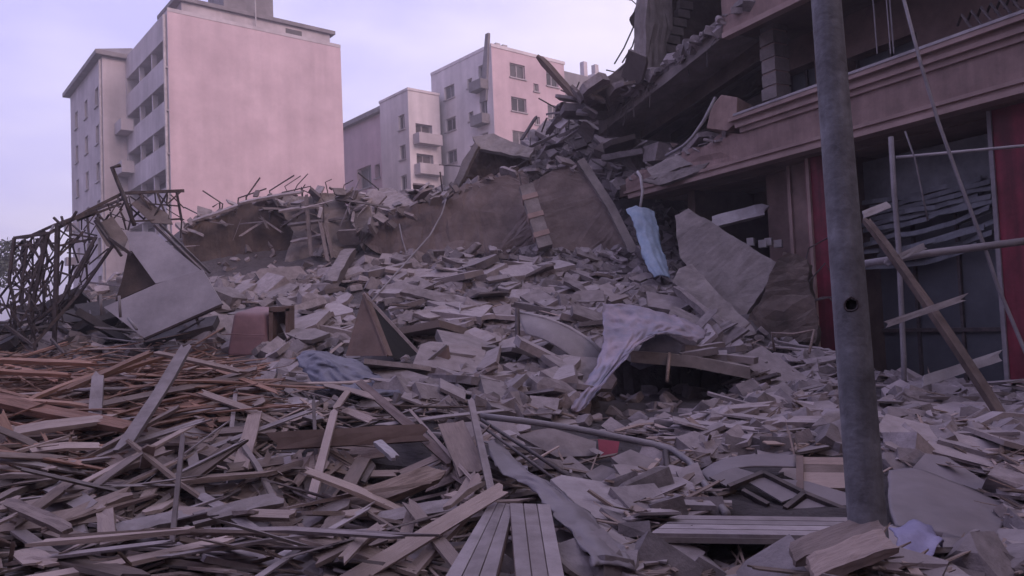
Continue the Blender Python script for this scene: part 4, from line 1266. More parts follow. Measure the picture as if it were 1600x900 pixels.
# small open crate
bx = hit(668, 594)
cr_ = thing('drawer', 'brown wooden drawer box tipped on its side beside the wardrobe shell', 'drawer', bx)
yb_ = bx.y
q = MB(); q.prism([at(664, 596, yb_), at(702, 570, yb_ + .1), at(697, 540, yb_ + .25), at(662, 572, yb_ + .1)], (0.03, 0.05, 0)); q.build('side_board', 'brownboard', cr_)
q = MB(); q.prism([at(664, 596, yb_ - .01), at(662, 572, yb_ + .09), at(624, 578, yb_ + .1), at(632, 592, yb_)], (0.0, 0.05, 0.01)); q.build('end_board', 'plank', cr_)
q = MB(); q.bar(at(645, 584, yb_ - .06), at(698, 540, yb_ + .18), 0.04, 0.04); q.build('rim', 'plate', cr_)
EXC.append([(620, 560), (695, 535), (706, 572), (665, 602), (625, 598)])

# cloth meshes from rows of pixels with depth
def drape(name, label, cat, rows, mat, thick=0.012, group=None, lift=0.0, rnd=random.Random(31), fold=0.015, crease=0.0, fu=1.0, fv=3.0):
    P = [[at(*p) for p in r] for r in rows]
    # catmull-ish refinement by bilinear resampling with smoothing
    n, m_ = len(P), len(P[0])
    Q_ = 9 if crease else 5
    RN, RM = (n - 1) * Q_ + 1, (m_ - 1) * Q_ + 1
    def cr1(a, b, c, d, t): return 0.5 * ((2 * b) + (c - a) * t + (2 * a - 5 * b + 4 * c - d) * t * t + (3 * b - a - 3 * c + d) * t ** 3)
    def row(r, v):
        j = min(int(v), m_ - 2); t = v - j
        return cr1(r[max(j - 1, 0)], r[j], r[j + 1], r[min(j + 2, m_ - 1)], t)
    mb = MB()
    for i in range(RN):
        u = i / Q_; k = min(int(u), n - 2); t = u - k
        for j in range(RM):
            v = j / Q_
            p = cr1(row(P[max(k - 1, 0)], v), row(P[k], v), row(P[k + 1], v), row(P[min(k + 2, n - 1)], v), t)
            nn = mnoise.noise_vector(p * 5.0) * fold + mnoise.noise_vector(p * 14.0) * fold * 0.4
            if crease:      # sharp folds: ridged noise running along the fall of the cloth
                a1 = abs(mnoise.noise(Vector((u * fu + 3.1, v * fv, 0.7)))); a2 = abs(mnoise.noise(Vector((u * fu * 2.3, v * fv * 1.9, 5.2))))
                nn = nn + (CAM_POS - p).normalized() * ((0.35 - a1) * crease + (0.3 - a2) * crease * 0.5)
                if i in (0, RN - 1) or j in (0, RM - 1): nn = nn + mnoise.noise_vector(p * 9.0) * 0.03
            mb.v.append(p + nn)
    for i in range(RN - 1):
        for j in range(RM - 1):
            a = i * RM + j
            mb.f.append((a, a + RM, a + RM + 1, a + 1))
    o = mb.build(name, mat, smooth=True)
    sm = o.modifiers.new('thickness', 'SOLIDIFY'); sm.thickness = thick; sm.offset = 0
    tag(o, label, cat, group)
    EXC.append([(p[0], p[1]) for p in rows[0]] + [(r[-1][0], r[-1][1]) for r in rows[1:]] + [(p[0], p[1]) for p in rows[-1][::-1]] + [(r[0][0], r[0][1]) for r in rows[::-1][1:]])
    return o
drape('tarpaulin', 'dusty pink tarpaulin draped over the rubble with a long hanging tail', 'tarpaulin',
      [[(942, 474, 11.2), (985, 476, 11.3), (1030, 486, 11.4), (1070, 498, 11.5), (1104, 516, 11.6)],
       [(941, 500, 10.9), (985, 500, 10.9), (1025, 505, 10.9), (1065, 512, 11.0), (1100, 528, 11.2)],
       [(943, 528, 10.5), (980, 526, 10.45), (1012, 520, 10.5), (1045, 518, 10.6), (1075, 530, 10.8)],
       [(935, 562, 10.1), (962, 556, 10.0), (990, 540, 10.1), (1012, 528, 10.3), (1035, 522, 10.4)],
       [(920, 590, 9.7), (940, 588, 9.6), (960, 575, 9.7), (980, 555, 9.8), (996, 540, 9.9)],
       [(900, 618, 9.2), (918, 618, 9.1), (935, 606, 9.2), (950, 590, 9.3), (962, 578, 9.4)],
       [(892, 640, 8.9), (903, 645, 8.85), (915, 636, 8.9), (926, 620, 8.95), (936, 608, 9.0)]], 'cloth', 0.006, fold=0.012, crease=0.22, fu=0.9, fv=2.2)
sheet('blue_board', 'dark blue board under the pink tarpaulin', 'board', [(985, 570), (1010, 528), (1040, 522), (1066, 540), (1060, 556), (1000, 578)], (1025, 548, 10.75), (-0.1, -1, -0.2), 0.03, 'bluecloth')
RP = [at(985, 548, 10.7), at(1080, 556, 10.5), at(1172, 574, 10.4), at(1160, 548, 12.9), at(950, 532, 12.9)]
q = MB(); q.prism(RP, (0, 0, -0.16))
tag(q.build('overhanging_slab', 'slabgrey'), 'level broken slab roofing the dark hollow beside the pink tarpaulin', 'concrete slab')
for k, (px_, py_, dd, l_) in enumerate(((1090, 552, 10.7, .5), (1120, 556, 10.8, .4), (1150, 560, 10.8, .55), (1075, 545, 11.3, .5), (1135, 548, 11.4, .6), (1105, 543, 11.8, .5), (1160, 562, 11.2, .35))):
    p = at(px_, py_, dd); d = Vector((math.cos(k * 1.3), math.sin(k * 1.3), 0.12))
    q = MB(); q.bar(p - d * l_ / 2, p + d * l_ / 2, 0.3 - .02 * k, 0.09)
    tag(q.build('floor_fragment', 'plate'), 'flat plate lying on the slab that roofs the dark hollow', 'concrete fragment', 'plates on the hollow roof')
EXC.append([(905, 640), (960, 560), (1010, 545), (1160, 570), (1165, 600), (1130, 650), (960, 668)])
htube('stick', 'pale stick propping up the dark blue board', 'stick', [(1046, 552, 10.6), (1042, 596, 10.3)], 0.025, 'plank', 6, 0)
# curved white sheet (bath side) with a rim
drape('curved_panel', 'curved grey panel with a white rim beside the tarpaulin', 'panel',
      [[(809, 488, 11.3), (850, 497, 11.2), (890, 513, 11.1), (920, 532, 11.0), (944, 556, 10.9)],
       [(814, 505, 11.1), (850, 514, 10.95), (886, 532, 10.85), (916, 552, 10.8), (941, 570, 10.8)],
       [(822, 522, 11.0), (852, 532, 10.85), (882, 550, 10.75), (908, 570, 10.7), (934, 580, 10.75)]], 'whitepanel', 0.03, fold=0.0)
htube('panel_rim', 'white rim strip along the top of the curved grey panel', 'rim', [(808, 487, 11.28), (850, 496, 11.18), (890, 512, 11.08), (920, 531, 10.98), (946, 556, 10.88)], 0.03, 'white', 6, 0)
htube('steel_post', 'thin dark post standing at the tip of the curved grey panel', 'post', [(808, 482, 11.2), (809, 530, 11.1), (810, 580, 10.9)], 0.035, 'steel', 6, 0)
drape('blanket', 'rumpled blue grey blanket lying across the broken boards', 'blanket',
      [[(462, 556, 9.9), (486, 546, 9.8), (520, 554, 9.8), (556, 562, 9.7)],
       [(470, 572, 9.3), (500, 560, 9.2), (535, 572, 9.1), (580, 578, 9.2)],
       [(486, 592, 8.9), (512, 584, 8.8), (550, 594, 8.7), (606, 598, 8.8)],
       [(496, 612, 8.5), (525, 610, 8.4), (565, 618, 8.3), (630, 616, 8.5)]], 'bluecloth', 0.008, fold=0.02, crease=0.25, fu=1.6, fv=1.6)
drape('plastic_strip', 'light blue plastic strip hanging over the rubble beside the brown slab', 'plastic strip',
      [[(978, 328, 16.8), (998, 322, 16.7), (1022, 330, 16.8)],
       [(990, 350, 16.5), (1008, 348, 16.4), (1028, 354, 16.5)],
       [(999, 382, 16.2), (1014, 380, 16.1), (1033, 384, 16.2)],
       [(1008, 410, 15.9), (1024, 408, 15.8), (1042, 412, 15.9)],
       [(1022, 434, 15.6), (1036, 430, 15.5), (1048, 436, 15.6)]], 'skyblue', 0.006, fold=0.015, crease=0.10, fu=0.8, fv=2.5)
# flat plates of broken floor on the slope
plates = [
    ([(625, 455), (640, 448), (735, 466), (722, 478), (705, 476)], 'wide pale floor plate with a dark gap under its lower edge'),
    ([(622, 430), (640, 420), (712, 418), (716, 432), (640, 434)], 'long pale plate under the lip of the brown roof slab'),
    ([(690, 402), (760, 404), (830, 424), (800, 428), (740, 416)], 'dusty plate sliding off the foot of the brown roof slab'),
    ([(716, 520), (742, 510), (772, 526), (748, 542)], 'pale square plate beside the thin dark post'),
    ([(795, 470), (800, 452), (826, 450), (834, 470), (815, 474)], 'dark rounded plate above the curved grey panel'),
    ([(756, 466), (780, 452), (796, 468), (782, 482)], 'small pale plate left of the dark rounded plate'),
    ([(645, 490), (690, 476), (712, 486), (672, 496)], 'narrow pale plate below the wide floor plate'),
    ([(770, 482), (798, 476), (800, 496), (778, 500)], 'small broken plate by the tip of the curved grey panel'),
    ([(640, 508), (716, 500), (722, 514), (640, 520)], 'straight pale plank-like plate above the drawer box'),
    ([(776, 534), (806, 526), (808, 552), (784, 556)], 'pale cracked plate left of the dark post foot'),
    ([(920, 452), (950, 462), (946, 476), (880, 438), (884, 424)], 'sloping concrete lintel pointing at the pink tarpaulin'),
    ([(1010, 455), (1080, 468), (1078, 490), (1012, 478)], 'grey block of broken wall above the tarpaulin'),
]
for k, (pts, lb) in enumerate(plates):
    cx = sum(p[0] for p in pts) / len(pts); cy = max(p[1] for p in pts) - 4
    sheet('floor_plate', lb, 'concrete plate', pts, (cx, cy), (random.Random(k).uniform(-.2, .2), -0.55, 0.8), 0.09, 'plate', 0.012, lift=0.22)
hplank('short round ended concrete log on the slope below the ridge', (548, 412), (518, 462), 0.32, 0.25, 'plate', lift=(0.25, 0.2), name='concrete_log', cat='concrete log', excl=14)
htube('stick', 'thin white stick standing in the middle of the floor plates', 'stick', [(719, 474, 13.6), (718, 506, 13.4)], 0.018, 'white', 5, 0)
htube('cable', 'thin pale cable hanging down the brown roof slab', 'cable', [(697, 312, 18.6), (690, 335, 18.0), (672, 368, 17.5), (645, 398, 16.9), (622, 424, 16.2), (600, 448, 15.4), (580, 472, 14.6)], 0.02, 'pipe', 5, 0)
htube('cable', 'thin dark cable curving below the long roof slab', 'cable', [(624, 350, 18.2), (628, 372, 18.0), (636, 398, 17.2)], 0.015, 'pipe', 5, 0)

# ---------------------------------------------------------------- front pieces
# two clad door leaves
def leaf(label, quad, D4, nslat, mat):
    P = [at(px, py, D) for (px, py), D in zip(quad, D4)]
    base = min(P, key=lambda v: v.z)
    t = thing('door_leaf', label, 'door', base)
    nrm = (P[1] - P[0]).cross(P[3] - P[0]).normalized()
    if nrm.dot(CAM_POS - P[0]) < 0: nrm = -nrm
    q = MB(); q.prism([p - nrm * 0.012 for p in P], -nrm * 0.03); q.build('backing', 'brownboard', t)
    for k in range(nslat):
        f0, f1 = (k + 0.04) / nslat, (k + 0.96) / nslat
        a, b = P[0].lerp(P[3], f0), P[0].lerp(P[3], f1); c, d = P[1].lerp(P[2], f1), P[1].lerp(P[2], f0)
        q = MB(); q.prism([a, d, c, b], -nrm * 0.02); q.build('board', mat, t)
    EXC.append(quad)
leaf('grooved wooden door leaf lying across the timber, leaning left', [(690, 908), (766, 784), (802, 788), (774, 908)], (3.55, 4.6, 4.6, 3.5), 3, 'plate')
leaf('grooved wooden door leaf beside the crumpled sheet, nearly upright', [(806, 908), (796, 786), (860, 788), (884, 908)], (3.5, 4.55, 4.55, 3.5), 3, 'plate')
# crumpled metal sheet strip
drape('metal_sheet', 'long crumpled grey metal sheet between the bent pipe and the door leaves', 'metal sheet',
      [[(758, 686, 6.2), (775, 690, 6.3), (790, 700, 6.2)],
       [(782, 738, 5.5), (806, 728, 5.6), (826, 738, 5.5)],
       [(822, 758, 5.2), (845, 752, 5.2), (868, 762, 5.1)],
       [(850, 784, 4.8), (878, 778, 4.85), (902, 788, 4.8)],
       [(872, 812, 4.4), (905, 806, 4.45), (938, 822, 4.45)],
       [(900, 845, 4.1), (935, 838, 4.15), (968, 852, 4.2)],
       [(930, 885, 3.8), (960, 880, 3.85), (992, 886, 3.9)]], 'sheet', 0.006, fold=0.01, crease=0.07, fu=1.5, fv=1.5)
htube('bent_pipe', 'long grey pipe bent down at its end in front of the cavity', 'pipe', [(750, 650, 6.6), (820, 658, 6.6), (900, 670, 6.5), (960, 682, 6.4), (1020, 694, 6.3), (1052, 704, 6.2), (1078, 722, 6.0), (1098, 752, 5.6), (1118, 780, 5.25), (1136, 804, 5.0)], 0.028, 'pipe', 8, 6)
htube('steel_post', 'short dark post under the bend of the grey pipe', 'post', [(1040, 706, 6.2), (1046, 750, 5.7), (1056, 808, 5.2)], 0.026, 'steel', 6, 4)
htube('steel_rod', 'dark double rod running from the pipe end towards the metal sheet, upper one', 'rod', [(752, 656, 6.5), (840, 712, 5.9), (930, 772, 5.3)], 0.016, 'steel', 5, 4)
htube('steel_rod', 'dark double rod running from the pipe end towards the metal sheet, lower one', 'rod', [(750, 664, 6.45), (830, 722, 5.85), (915, 785, 5.2)], 0.013, 'steel', 5, 3)
hplank('wide upright brown board left of the double rods', (705, 662, 6.3), (740, 740, 5.6), 0.24, 0.03, 'plank', name='board', cat='board', up=(0.2, -1, 0.3))
hplank('narrow tall lath standing at the start of the bent pipe', (735, 624, 6.6), (768, 770, 5.1), 0.06, 0.035, 'plate', name='lath', cat='lath', up=(0.2, -1, 0.3))
hplank('dark beam leaning across the timber pile below the blue grey blanket', (560, 596, 8.4), (705, 722, 6.0), 0.09, 0.06, 'brownboard', name='beam', cat='beam', up=(0, -1, 0.5))
hplank('thin pale lath crossing the dark leaning beam', (640, 640, 7.4), (765, 780, 5.0), 0.03, 0.025, 'plank', name='lath', cat='lath', up=(0, -1, 0.5))
hplank('broad brown plank lying level over the dark hollow', (420, 690, 6.1), (665, 676, 6.4), 0.16, 0.06, 'brownboard', name='plank', cat='plank', up=(0, -1, 0.35))
hplank('thick weathered beam end rising over the hollow', (510, 800, 5.0), (680, 740, 5.6), 0.16, 0.09, 'plank', name='beam', cat='beam', up=(0, -0.8, 0.6))
hplank('short white stick in the dark hollow', (588, 690, 6.0), (618, 716, 5.8), 0.07, 0.05, 'white', name='stick', cat='stick', excl=4)
# timber heap: the planks one picks out first
wood = [
    ('wide pale plank tilted steeply over the brown timber heap', (192, 700, 5.9), (292, 540, 7.5), 0.13, 0.04, 'plate', (0.12, 0.28)),
    ('long thick beam crossing the timber heap from the open side', (-20, 668), (210, 722), 0.13, 0.08, 'warmwood', (0.22, 0.22)),
    ('long thick beam continuing the crossing beam towards the hollow', (196, 720), (450, 802), 0.13, 0.08, 'plank', (0.22, 0.2)),
    ('thin upright lath standing in the timber heap', (268, 856, 4.25), (286, 680, 4.6), 0.03, 0.02, 'plate', (0, 0)),
    ('long straight lath on top of the brown timber at the frame side', (-20, 562, 7.7), (150, 568, 7.7), 0.06, 0.05, 'warmwood', (0.18, 0.18)),
    ('second straight lath under the top one at the frame side', (-20, 580, 7.6), (110, 586, 7.6), 0.05, 0.05, 'warmwood', (0.14, 0.14)),
    ('brown plank sloping up to the crest of the timber heap', (95, 612, 7.1), (236, 550, 7.8), 0.08, 0.05, 'warmwood', (0.2, 0.2)),
    ('brown lath sloping over the crest, next to the steep pale plank', (120, 600, 7.3), (262, 556, 7.8), 0.06, 0.04, 'warmwood', (0.16, 0.16)),
    ('grey lath running down from the crest towards the blanket', (240, 550, 7.8), (380, 582, 7.6), 0.06, 0.04, 'plank', (0.16, 0.16)),
    ('level lath crossing behind the steep pale plank', (120, 652), (395, 650), 0.05, 0.04, 'plate', (0.2, 0.2)),
    ('pinkish lath sloping across the brown timber', (40, 672), (150, 626), 0.07, 0.04, 'warmwood', (0.2, 0.2)),
    ('short pale board standing among the brown timber', (148, 695), (154, 655), 0.12, 0.03, 'plate', (0.12, 0.35)),
    ('upright grey board at the near end of the long beam', (376, 768), (400, 690), 0.14, 0.03, 'plank', (0.1, 0.2)),
    ('slanting upright lath right of the upright grey board', (484, 838), (525, 708), 0.07, 0.035, 'plank', (0.1, 0.3)),
    ('long level lath below the steep pale plank', (175, 702), (395, 676), 0.05, 0.035, 'plate', (0.18, 0.18)),
    ('grey plank near the lower edge, sloping up to the thin upright lath', (90, 880), (205, 828), 0.12, 0.06, 'plank', (0.18, 0.18)),
    ('grey plank lying in the lower corner of the heap', (10, 850), (110, 905), 0.08, 0.05, 'plank', (0.2, 0.2)),
    ('pale plank rising towards the lower corner plank', (-10, 838), (92, 795), 0.1, 0.05, 'plank', (0.16, 0.16)),
    ('broad pale plank beside the foot of the thin upright lath', (180, 895), (295, 865), 0.15, 0.05, 'plate', (0.16, 0.16)),
    ('broad grey plank ending near the foot of the thin upright lath', (300, 870), (440, 832), 0.14, 0.05, 'plate', (0.15, 0.15)),
    ('long grey plank heading for the leaning door leaf', (420, 905), (545, 830), 0.14, 0.05, 'plate', (0.14, 0.14)),
    ('pale plank with a torn end touching the leaning door leaf', (575, 868), (720, 838), 0.13, 0.05, 'plate', (0.14, 0.14)),
    ('wide grey plank piece with an end sawn square near the lower edge', (500, 905), (530, 855), 0.13, 0.05, 'plank', (0.1, 0.12)),
    ('short upright stub of wood at the lower edge', (172, 910), (166, 866), 0.1, 0.08, 'plank', (0.1, 0.2)),
    ('pale plank end poking out left of the steep plank', (82, 805), (140, 845), 0.14, 0.05, 'plate', (0.14, 0.14)),
    ('grey plank lying on the slope left of the thin lath', (145, 740), (195, 772), 0.13, 0.05, 'plank', (0.14, 0.14)),
    ('thin pale rod across the lower heap', (75, 783), (172, 768), 0.03, 0.03, 'plate', (0.2, 0.2)),
    ('short plank tilted in front of the pink block', (160, 690), (186, 600), 0.09, 0.05, 'warmwood', (0.1, 0.2)),
]
for lb, a_, b_, w_, t_, m_, lf in wood:
    hplank(lb, a_, b_, w_, t_, m_, lift=lf, excl=w_ * 60)
# siding and box timbers at the foot of the lamp post
sd_ = thing('siding_panel', 'ridged grey siding panel lying beside the lamp post foot', 'siding panel', hit(1170, 850))
P = [at(1015, 842, 4.35), at(1062, 812, 4.9), at(1338, 816, 4.7), at(1300, 846, 4.3)]
nrm = (P[1] - P[0]).cross(P[3] - P[0]).normalized()
if nrm.z < 0: nrm = -nrm
P = [p + nrm * 0.03 for p in P]
q = MB(); q.prism([p - nrm * 0.02 for p in P], -nrm * 0.03); q.build('backing', 'slabgrey', sd_)
for k in range(4):
    f0, f1 = (k + 0.06) / 4, (k + 0.94) / 4
    q = MB(); q.prism([P[0].lerp(P[1], f0), P[3].lerp(P[2], f0), P[3].lerp(P[2], f1), P[0].lerp(P[1], f1)], -nrm * 0.025); q.build('slat', 'plate', sd_)
EXC.append([(1010, 850), (1062, 806), (1340, 806), (1310, 856)])
for k, (a_, b_, lb) in enumerate((((1236, 868, 3.82), (1376, 820, 3.70), 'brown square timber lying against the lamp post foot, upper of two'), ((1264, 892, 3.56), (1388, 846, 3.46), 'brown square timber lying against the lamp post foot, lower of two'))):
    A_, B_ = at(*a_), at(*b_)
    q = plank_grid(A_, (B_ - A_).normalized(), Vector((0, -0.35, 1)).normalized().cross((B_ - A_).normalized()).normalized(), Vector((0, -0.35, 1)).normalized(), (B_ - A_).length, 0.15, 0.055, random.Random(k + 3), 8, 6, 0.004, 0.012)
    o = q.build('timber', 'plank'); localise(o, B_ - A_)
    tag(o, lb, 'timber')
EXC.append([(1225, 870), (1330, 810), (1400, 815), (1400, 880), (1270, 915), (1230, 900)])
# broken window sash with glazing panels
ws = thing('window_sash', 'broken dark window sash with pale panes beside the lamp post', 'window', hit(1210, 800))
def Wp(px, py): return on_plane(px, py, hit(1210, 775, 0.16), Vector((0, -0.45, 1)).normalized())
nrmw = Vector((0, -0.45, 1)).normalized()
for pts in ([(1168, 752), (1196, 745), (1250, 774), (1222, 784)], [(1108, 745), (1150, 730), (1192, 743), (1140, 762)], [(1200, 746), (1262, 752), (1330, 772), (1330, 798), (1262, 772)], [(1234, 798), (1262, 778), (1328, 804), (1300, 806)]):
    q = MB(); q.prism([Wp(*p) for p in pts], -nrmw * 0.012); q.build('pane', 'sheet', ws)
for a_, b_ in (((1192, 742), (1256, 774)), ((1256, 774), (1334, 806)), ((1192, 742), (1138, 764)), ((1256, 774), (1226, 798)), ((1160, 770), (1200, 792))):
    q = MB(); q.bar(Wp(*a_) + nrmw * 0.012, Wp(*b_) + nrmw * 0.012, 0.035, 0.04, up=nrmw); q.build('sash_bar', 'steel', ws)
EXC.append([(1100, 745), (1150, 725), (1335, 770), (1335, 808), (1130, 808)])
drape('gutter_piece', 'curved pale gutter piece behind the broken sash', 'gutter', [[(1094, 738, 6.0), (1120, 722, 6.1), (1160, 712, 6.15), (1200, 711, 6.15), (1244, 711, 6.15)],
      [(1100, 744, 5.9), (1124, 731, 5.95), (1160, 723, 6.0), (1200, 722, 6.0), (1244, 723, 6.0)], [(1108, 752, 5.75), (1130, 738, 5.8), (1165, 730, 5.85), (1200, 729, 5.85), (1244, 730, 5.85)]], 'sheet', 0.012, fold=0.0)
vb = thing('louvre_vent', 'small dark louvred frame with pale slats behind the lamp post', 'vent', hit(1290, 760))
for k in range(4):
    y = 722 + k * 12
    q = MB(); q.bar(at(1252, y, 5.9 - .08 * k), at(1326, y + 1, 5.85 - .08 * k), 0.09, 0.03, up=(0, -0.5, 1)); q.build('slat', 'plank', vb)
for px_ in (1250, 1328):
    q = MB(); q.bar(at(px_, 716, 5.95), at(px_, 768, 5.55), 0.05, 0.05); q.build('frame', 'brownboard', vb)
EXC.append([(1245, 712), (1335, 712), (1335, 772), (1245, 772)])
# big boards on the right and rags
drape('mattress_sheet', 'large grey board bulging on the rubble right of the lamp post', 'board',
      [[(1388, 740, 5.6), (1432, 736, 5.7), (1480, 752, 5.6), (1530, 774, 5.4), (1574, 796, 5.2)],
       [(1388, 770, 5.2), (1434, 766, 5.25), (1482, 780, 5.15), (1530, 800, 5.0), (1568, 818, 4.9)],
       [(1392, 800, 4.85), (1438, 802, 4.85), (1482, 814, 4.75), (1526, 832, 4.65), (1556, 842, 4.6)],
       [(1400, 826, 4.6), (1440, 834, 4.55), (1480, 842, 4.5), (1516, 850, 4.45), (1545, 856, 4.45)]], 'sheet', 0.04, fold=0.012)
sheet('board', 'flat grey board propped behind the large bulging board', 'board', [(1425, 732), (1446, 708), (1480, 714), (1596, 788), (1576, 800), (1500, 760)], (1500, 755, 5.75), (-0.1, -0.5, 0.85), 0.03, 'sheet')
drape('plastic_bag', 'crumpled lilac plastic bag beside the lamp post foot', 'bag',
      [[(1396, 826, 4.1), (1425, 816, 4.15), (1450, 828, 4.1), (1490, 846, 4.05)],
       [(1394, 842, 3.9), (1420, 836, 3.85), (1446, 840, 3.85), (1476, 852, 3.9)],
       [(1400, 860, 3.75), (1422, 860, 3.7), (1444, 862, 3.7), (1462, 858, 3.8)],
       [(1408, 878, 3.65), (1425, 880, 3.6), (1440, 882, 3.6), (1454, 872, 3.7)]], 'bag', 0.008, fold=0.05)
sheet('paper_sheet', 'pale lilac flat sheet lying at the lower edge, right of the plastic bag', 'sheet', [(1502, 870), (1592, 872), (1568, 886), (1520, 888)], (1545, 880), (0, -0.25, 1), 0.01, 'bag', lift=0.12)
sheet('red_board', 'small red board under the long bent pipe', 'board', [(934, 686), (968, 690), (964, 712), (938, 724)], (950, 712), (-0.1, -1, 0.5), 0.02, 'redshard', lift=0.25)
fp = [
    ([(955, 715), (985, 702), (1032, 722), (1010, 752), (985, 742)], 'pale square board below the bend of the pipe'),
    ([(915, 740), (940, 726), (970, 736), (984, 760), (945, 768)], 'cracked pale board left of the pale square board'),
    ([(808, 680), (860, 668), (932, 690), (930, 712), (870, 714)], 'long pale sheet lying behind the dark double rods'),
    ([(1056, 735), (1090, 722), (1102, 750), (1070, 765)], 'pale board caught behind the bent end of the pipe'),
    ([(994, 848), (1030, 842), (1040, 866), (1010, 876)], 'small broken board at the tip of the ridged siding'),
    ([(1420, 640), (1470, 632), (1500, 648), (1450, 660)], 'flat grey plate in the low rubble before the shop'),
    ([(1150, 560), (1190, 540), (1262, 590), (1240, 604), (1205, 600)], 'flat pale board sloping down from the dusty bank'),
    ([(1195, 610), (1225, 596), (1240, 612), (1222, 634), (1200, 630)], 'round edged pale concrete lump in the low rubble'),
]
for k, (pts, lb) in enumerate(fp):
    cx = sum(p[0] for p in pts) / len(pts); cy = max(p[1] for p in pts) - 4
    sheet('broken_board', lb, 'board', pts, (cx, cy), (random.Random(k).uniform(-.2, .2), -0.5, 0.8), 0.03, 'plate', 0.006, lift=0.14)

# ---------------------------------------------------------------- shop front debris
hplank('long brown pole leaning diagonally before the open shop', (1352, 342, 9.6), (1590, 690, 7.2), 0.10, 0.09, 'darkwall', name='leaning_pole', cat='pole', excl=0)
htube('water_pipe', 'level grey pipe running across the open shop', 'pipe', [(1352, 412, 9.4), (1450, 396, 9.2), (1530, 386, 9.1), (1640, 372, 9.0)], 0.045, 'pipe', 8, 0)
hplank('white lath crossing the diagonal pole at mid height', (1384, 507, 8.1), (1504, 466, 8.1), 0.075, 0.04, 'pipe', name='lath', cat='lath', up=(0, -1, 0.2), excl=0)
hplank('white lath near the rubble beside the red pillar', (1440, 596, 9.6), (1566, 555, 9.6), 0.14, 0.05, 'white', name='lath', cat='lath', up=(0, -1, 0.2), excl=0)
hplank('short white lath beside the lamp post at shutter height', (1348, 336, 9.2), (1388, 320, 9.2), 0.1, 0.04, 'white', name='lath', cat='lath', up=(0, -1, 0.2), excl=0)
hplank('short pale lath lying on the level pipe', (1382, 412, 9.1), (1446, 384, 9.1), 0.09, 0.05, 'pipe', name='lath', cat='lath', up=(0, -1, 0.2), excl=0)
htube('steel_post', 'thin pale upright tube in front of the shutter', 'post', [(1392, 214, 10.8), (1397, 300, 10.8), (1404, 382, 10.7), (1412, 560, 10.5), (1413, 625, 10.4)], 0.04, 'pipe', 6, 0)
htube('sign_bracket', 'thin white rail under the mouldings beside the red pillar', 'bracket', [(1400, 246, 10.9), (1490, 238, 10.6), (1586, 229, 10.3), (1640, 225, 10.2)], 0.022, 'white', 6, 0)
htube('cable', 'pale cable hanging from the upper floor across the cornice', 'cable', [(1402, -40, 9.6), (1440, 105, 9.5), (1466, 190, 9.4), (1500, 285, 9.3), (1540, 390, 9.1), (1560, 450, 9.0), (1600, 545, 8.8), (1625, 600, 8.6)], 0.024, 'pipe', 6, 0)
htube('cable', 'thin dark cable hanging before the crumpled shutter', 'cable', [(1414, 205, 10.8), (1430, 250, 10.8), (1442, 310, 10.8), (1450, 345, 10.8)], 0.014, 'pipe', 5, 0)
htube('twig_bar', 'thin bent bar sticking out of the rubble beside the red pillar', 'bar', [(1210, 548, 12.2), (1206, 520, 12.2), (1240, 522, 12.0), (1272, 516, 11.8), (1264, 552, 11.6)], 0.022, 'plank', 5, 0)
# ================================================================== scattered wreckage
def vhit(P):
    P = np.asarray(P, float)
    Rm = np.array(CAM_ROT)
    d = np.stack([(P[:, 0] - 800) / FPX, -(P[:, 1] - 450) / FPX, -np.ones(len(P))], 1) @ Rm.T
    d = d / d[:, 1:2]
    out = np.full((len(P), 3), np.nan)
    alive = np.ones(len(P), bool)
    for t in np.arange(2.2, 33, 0.05):
        p = d * t + np.array(CAM_POS)
        fx = np.clip((p[:, 0] - GX0) / GS, 0, nx_ - 1.001); fy = np.clip((p[:, 1] - GY0) / GS, 0, ny_ - 1.001)
        i = fx.astype(int); j = fy.astype(int); a = fx - i; b = fy - j
        h = (HH[i, j] * (1 - a) + HH[i + 1, j] * a) * (1 - b) + (HH[i, j + 1] * (1 - a) + HH[i + 1, j + 1] * a) * b
        m_ = alive & (p[:, 2] < h)
        out[m_] = np.c_[p[m_, :2], h[m_]]
        alive &= ~m_
        if not alive.any(): break
    return out

def sample(poly, n, excl=True, rnd=nprng):
    x0, x1 = min(p[0] for p in poly), max(p[0] for p in poly); y0, y1 = min(p[1] for p in poly), max(p[1] for p in poly)
    pts = []
    guard = 0
    while len(pts) < n and guard < n * 40:
        guard += 1
        x, y = rnd.uniform(x0, x1), rnd.uniform(y0, y1)
        if not pip(x, y, poly): continue
        if excl and any(pip(x, y, e) or (y > 560 and pip(x, y - 13, e)) for e in EXC): continue
        pts.append((x, y))
    if not pts: return np.zeros((0, 3))
    h = vhit(pts)
    h = h[~np.isnan(h[:, 0])]
    # nothing inside the standing shops
    rel = h - np.array(RB.o)
    inside = (rel @ np.array(RB.n) < -0.15) & (rel @ np.array(RB.u) < 7.5)
    return h[~inside]

# ---- prototype shapes as numpy arrays (verts, tris)
def tri(mb):
    bm = bmesh.new()
    vs = [bm.verts.new(v) for v in mb.v]
    for f in mb.f: bm.faces.new([vs[i] for i in f])
    bmesh.ops.recalc_face_normals(bm, faces=bm.faces)
    bmesh.ops.triangulate(bm, faces=bm.faces)
    bm.verts.index_update()
    V = np.array([tuple(v.co) for v in bm.verts]); F = np.array([[v.index for v in f.verts] for f in bm.faces])
    bm.free()
    return V, F

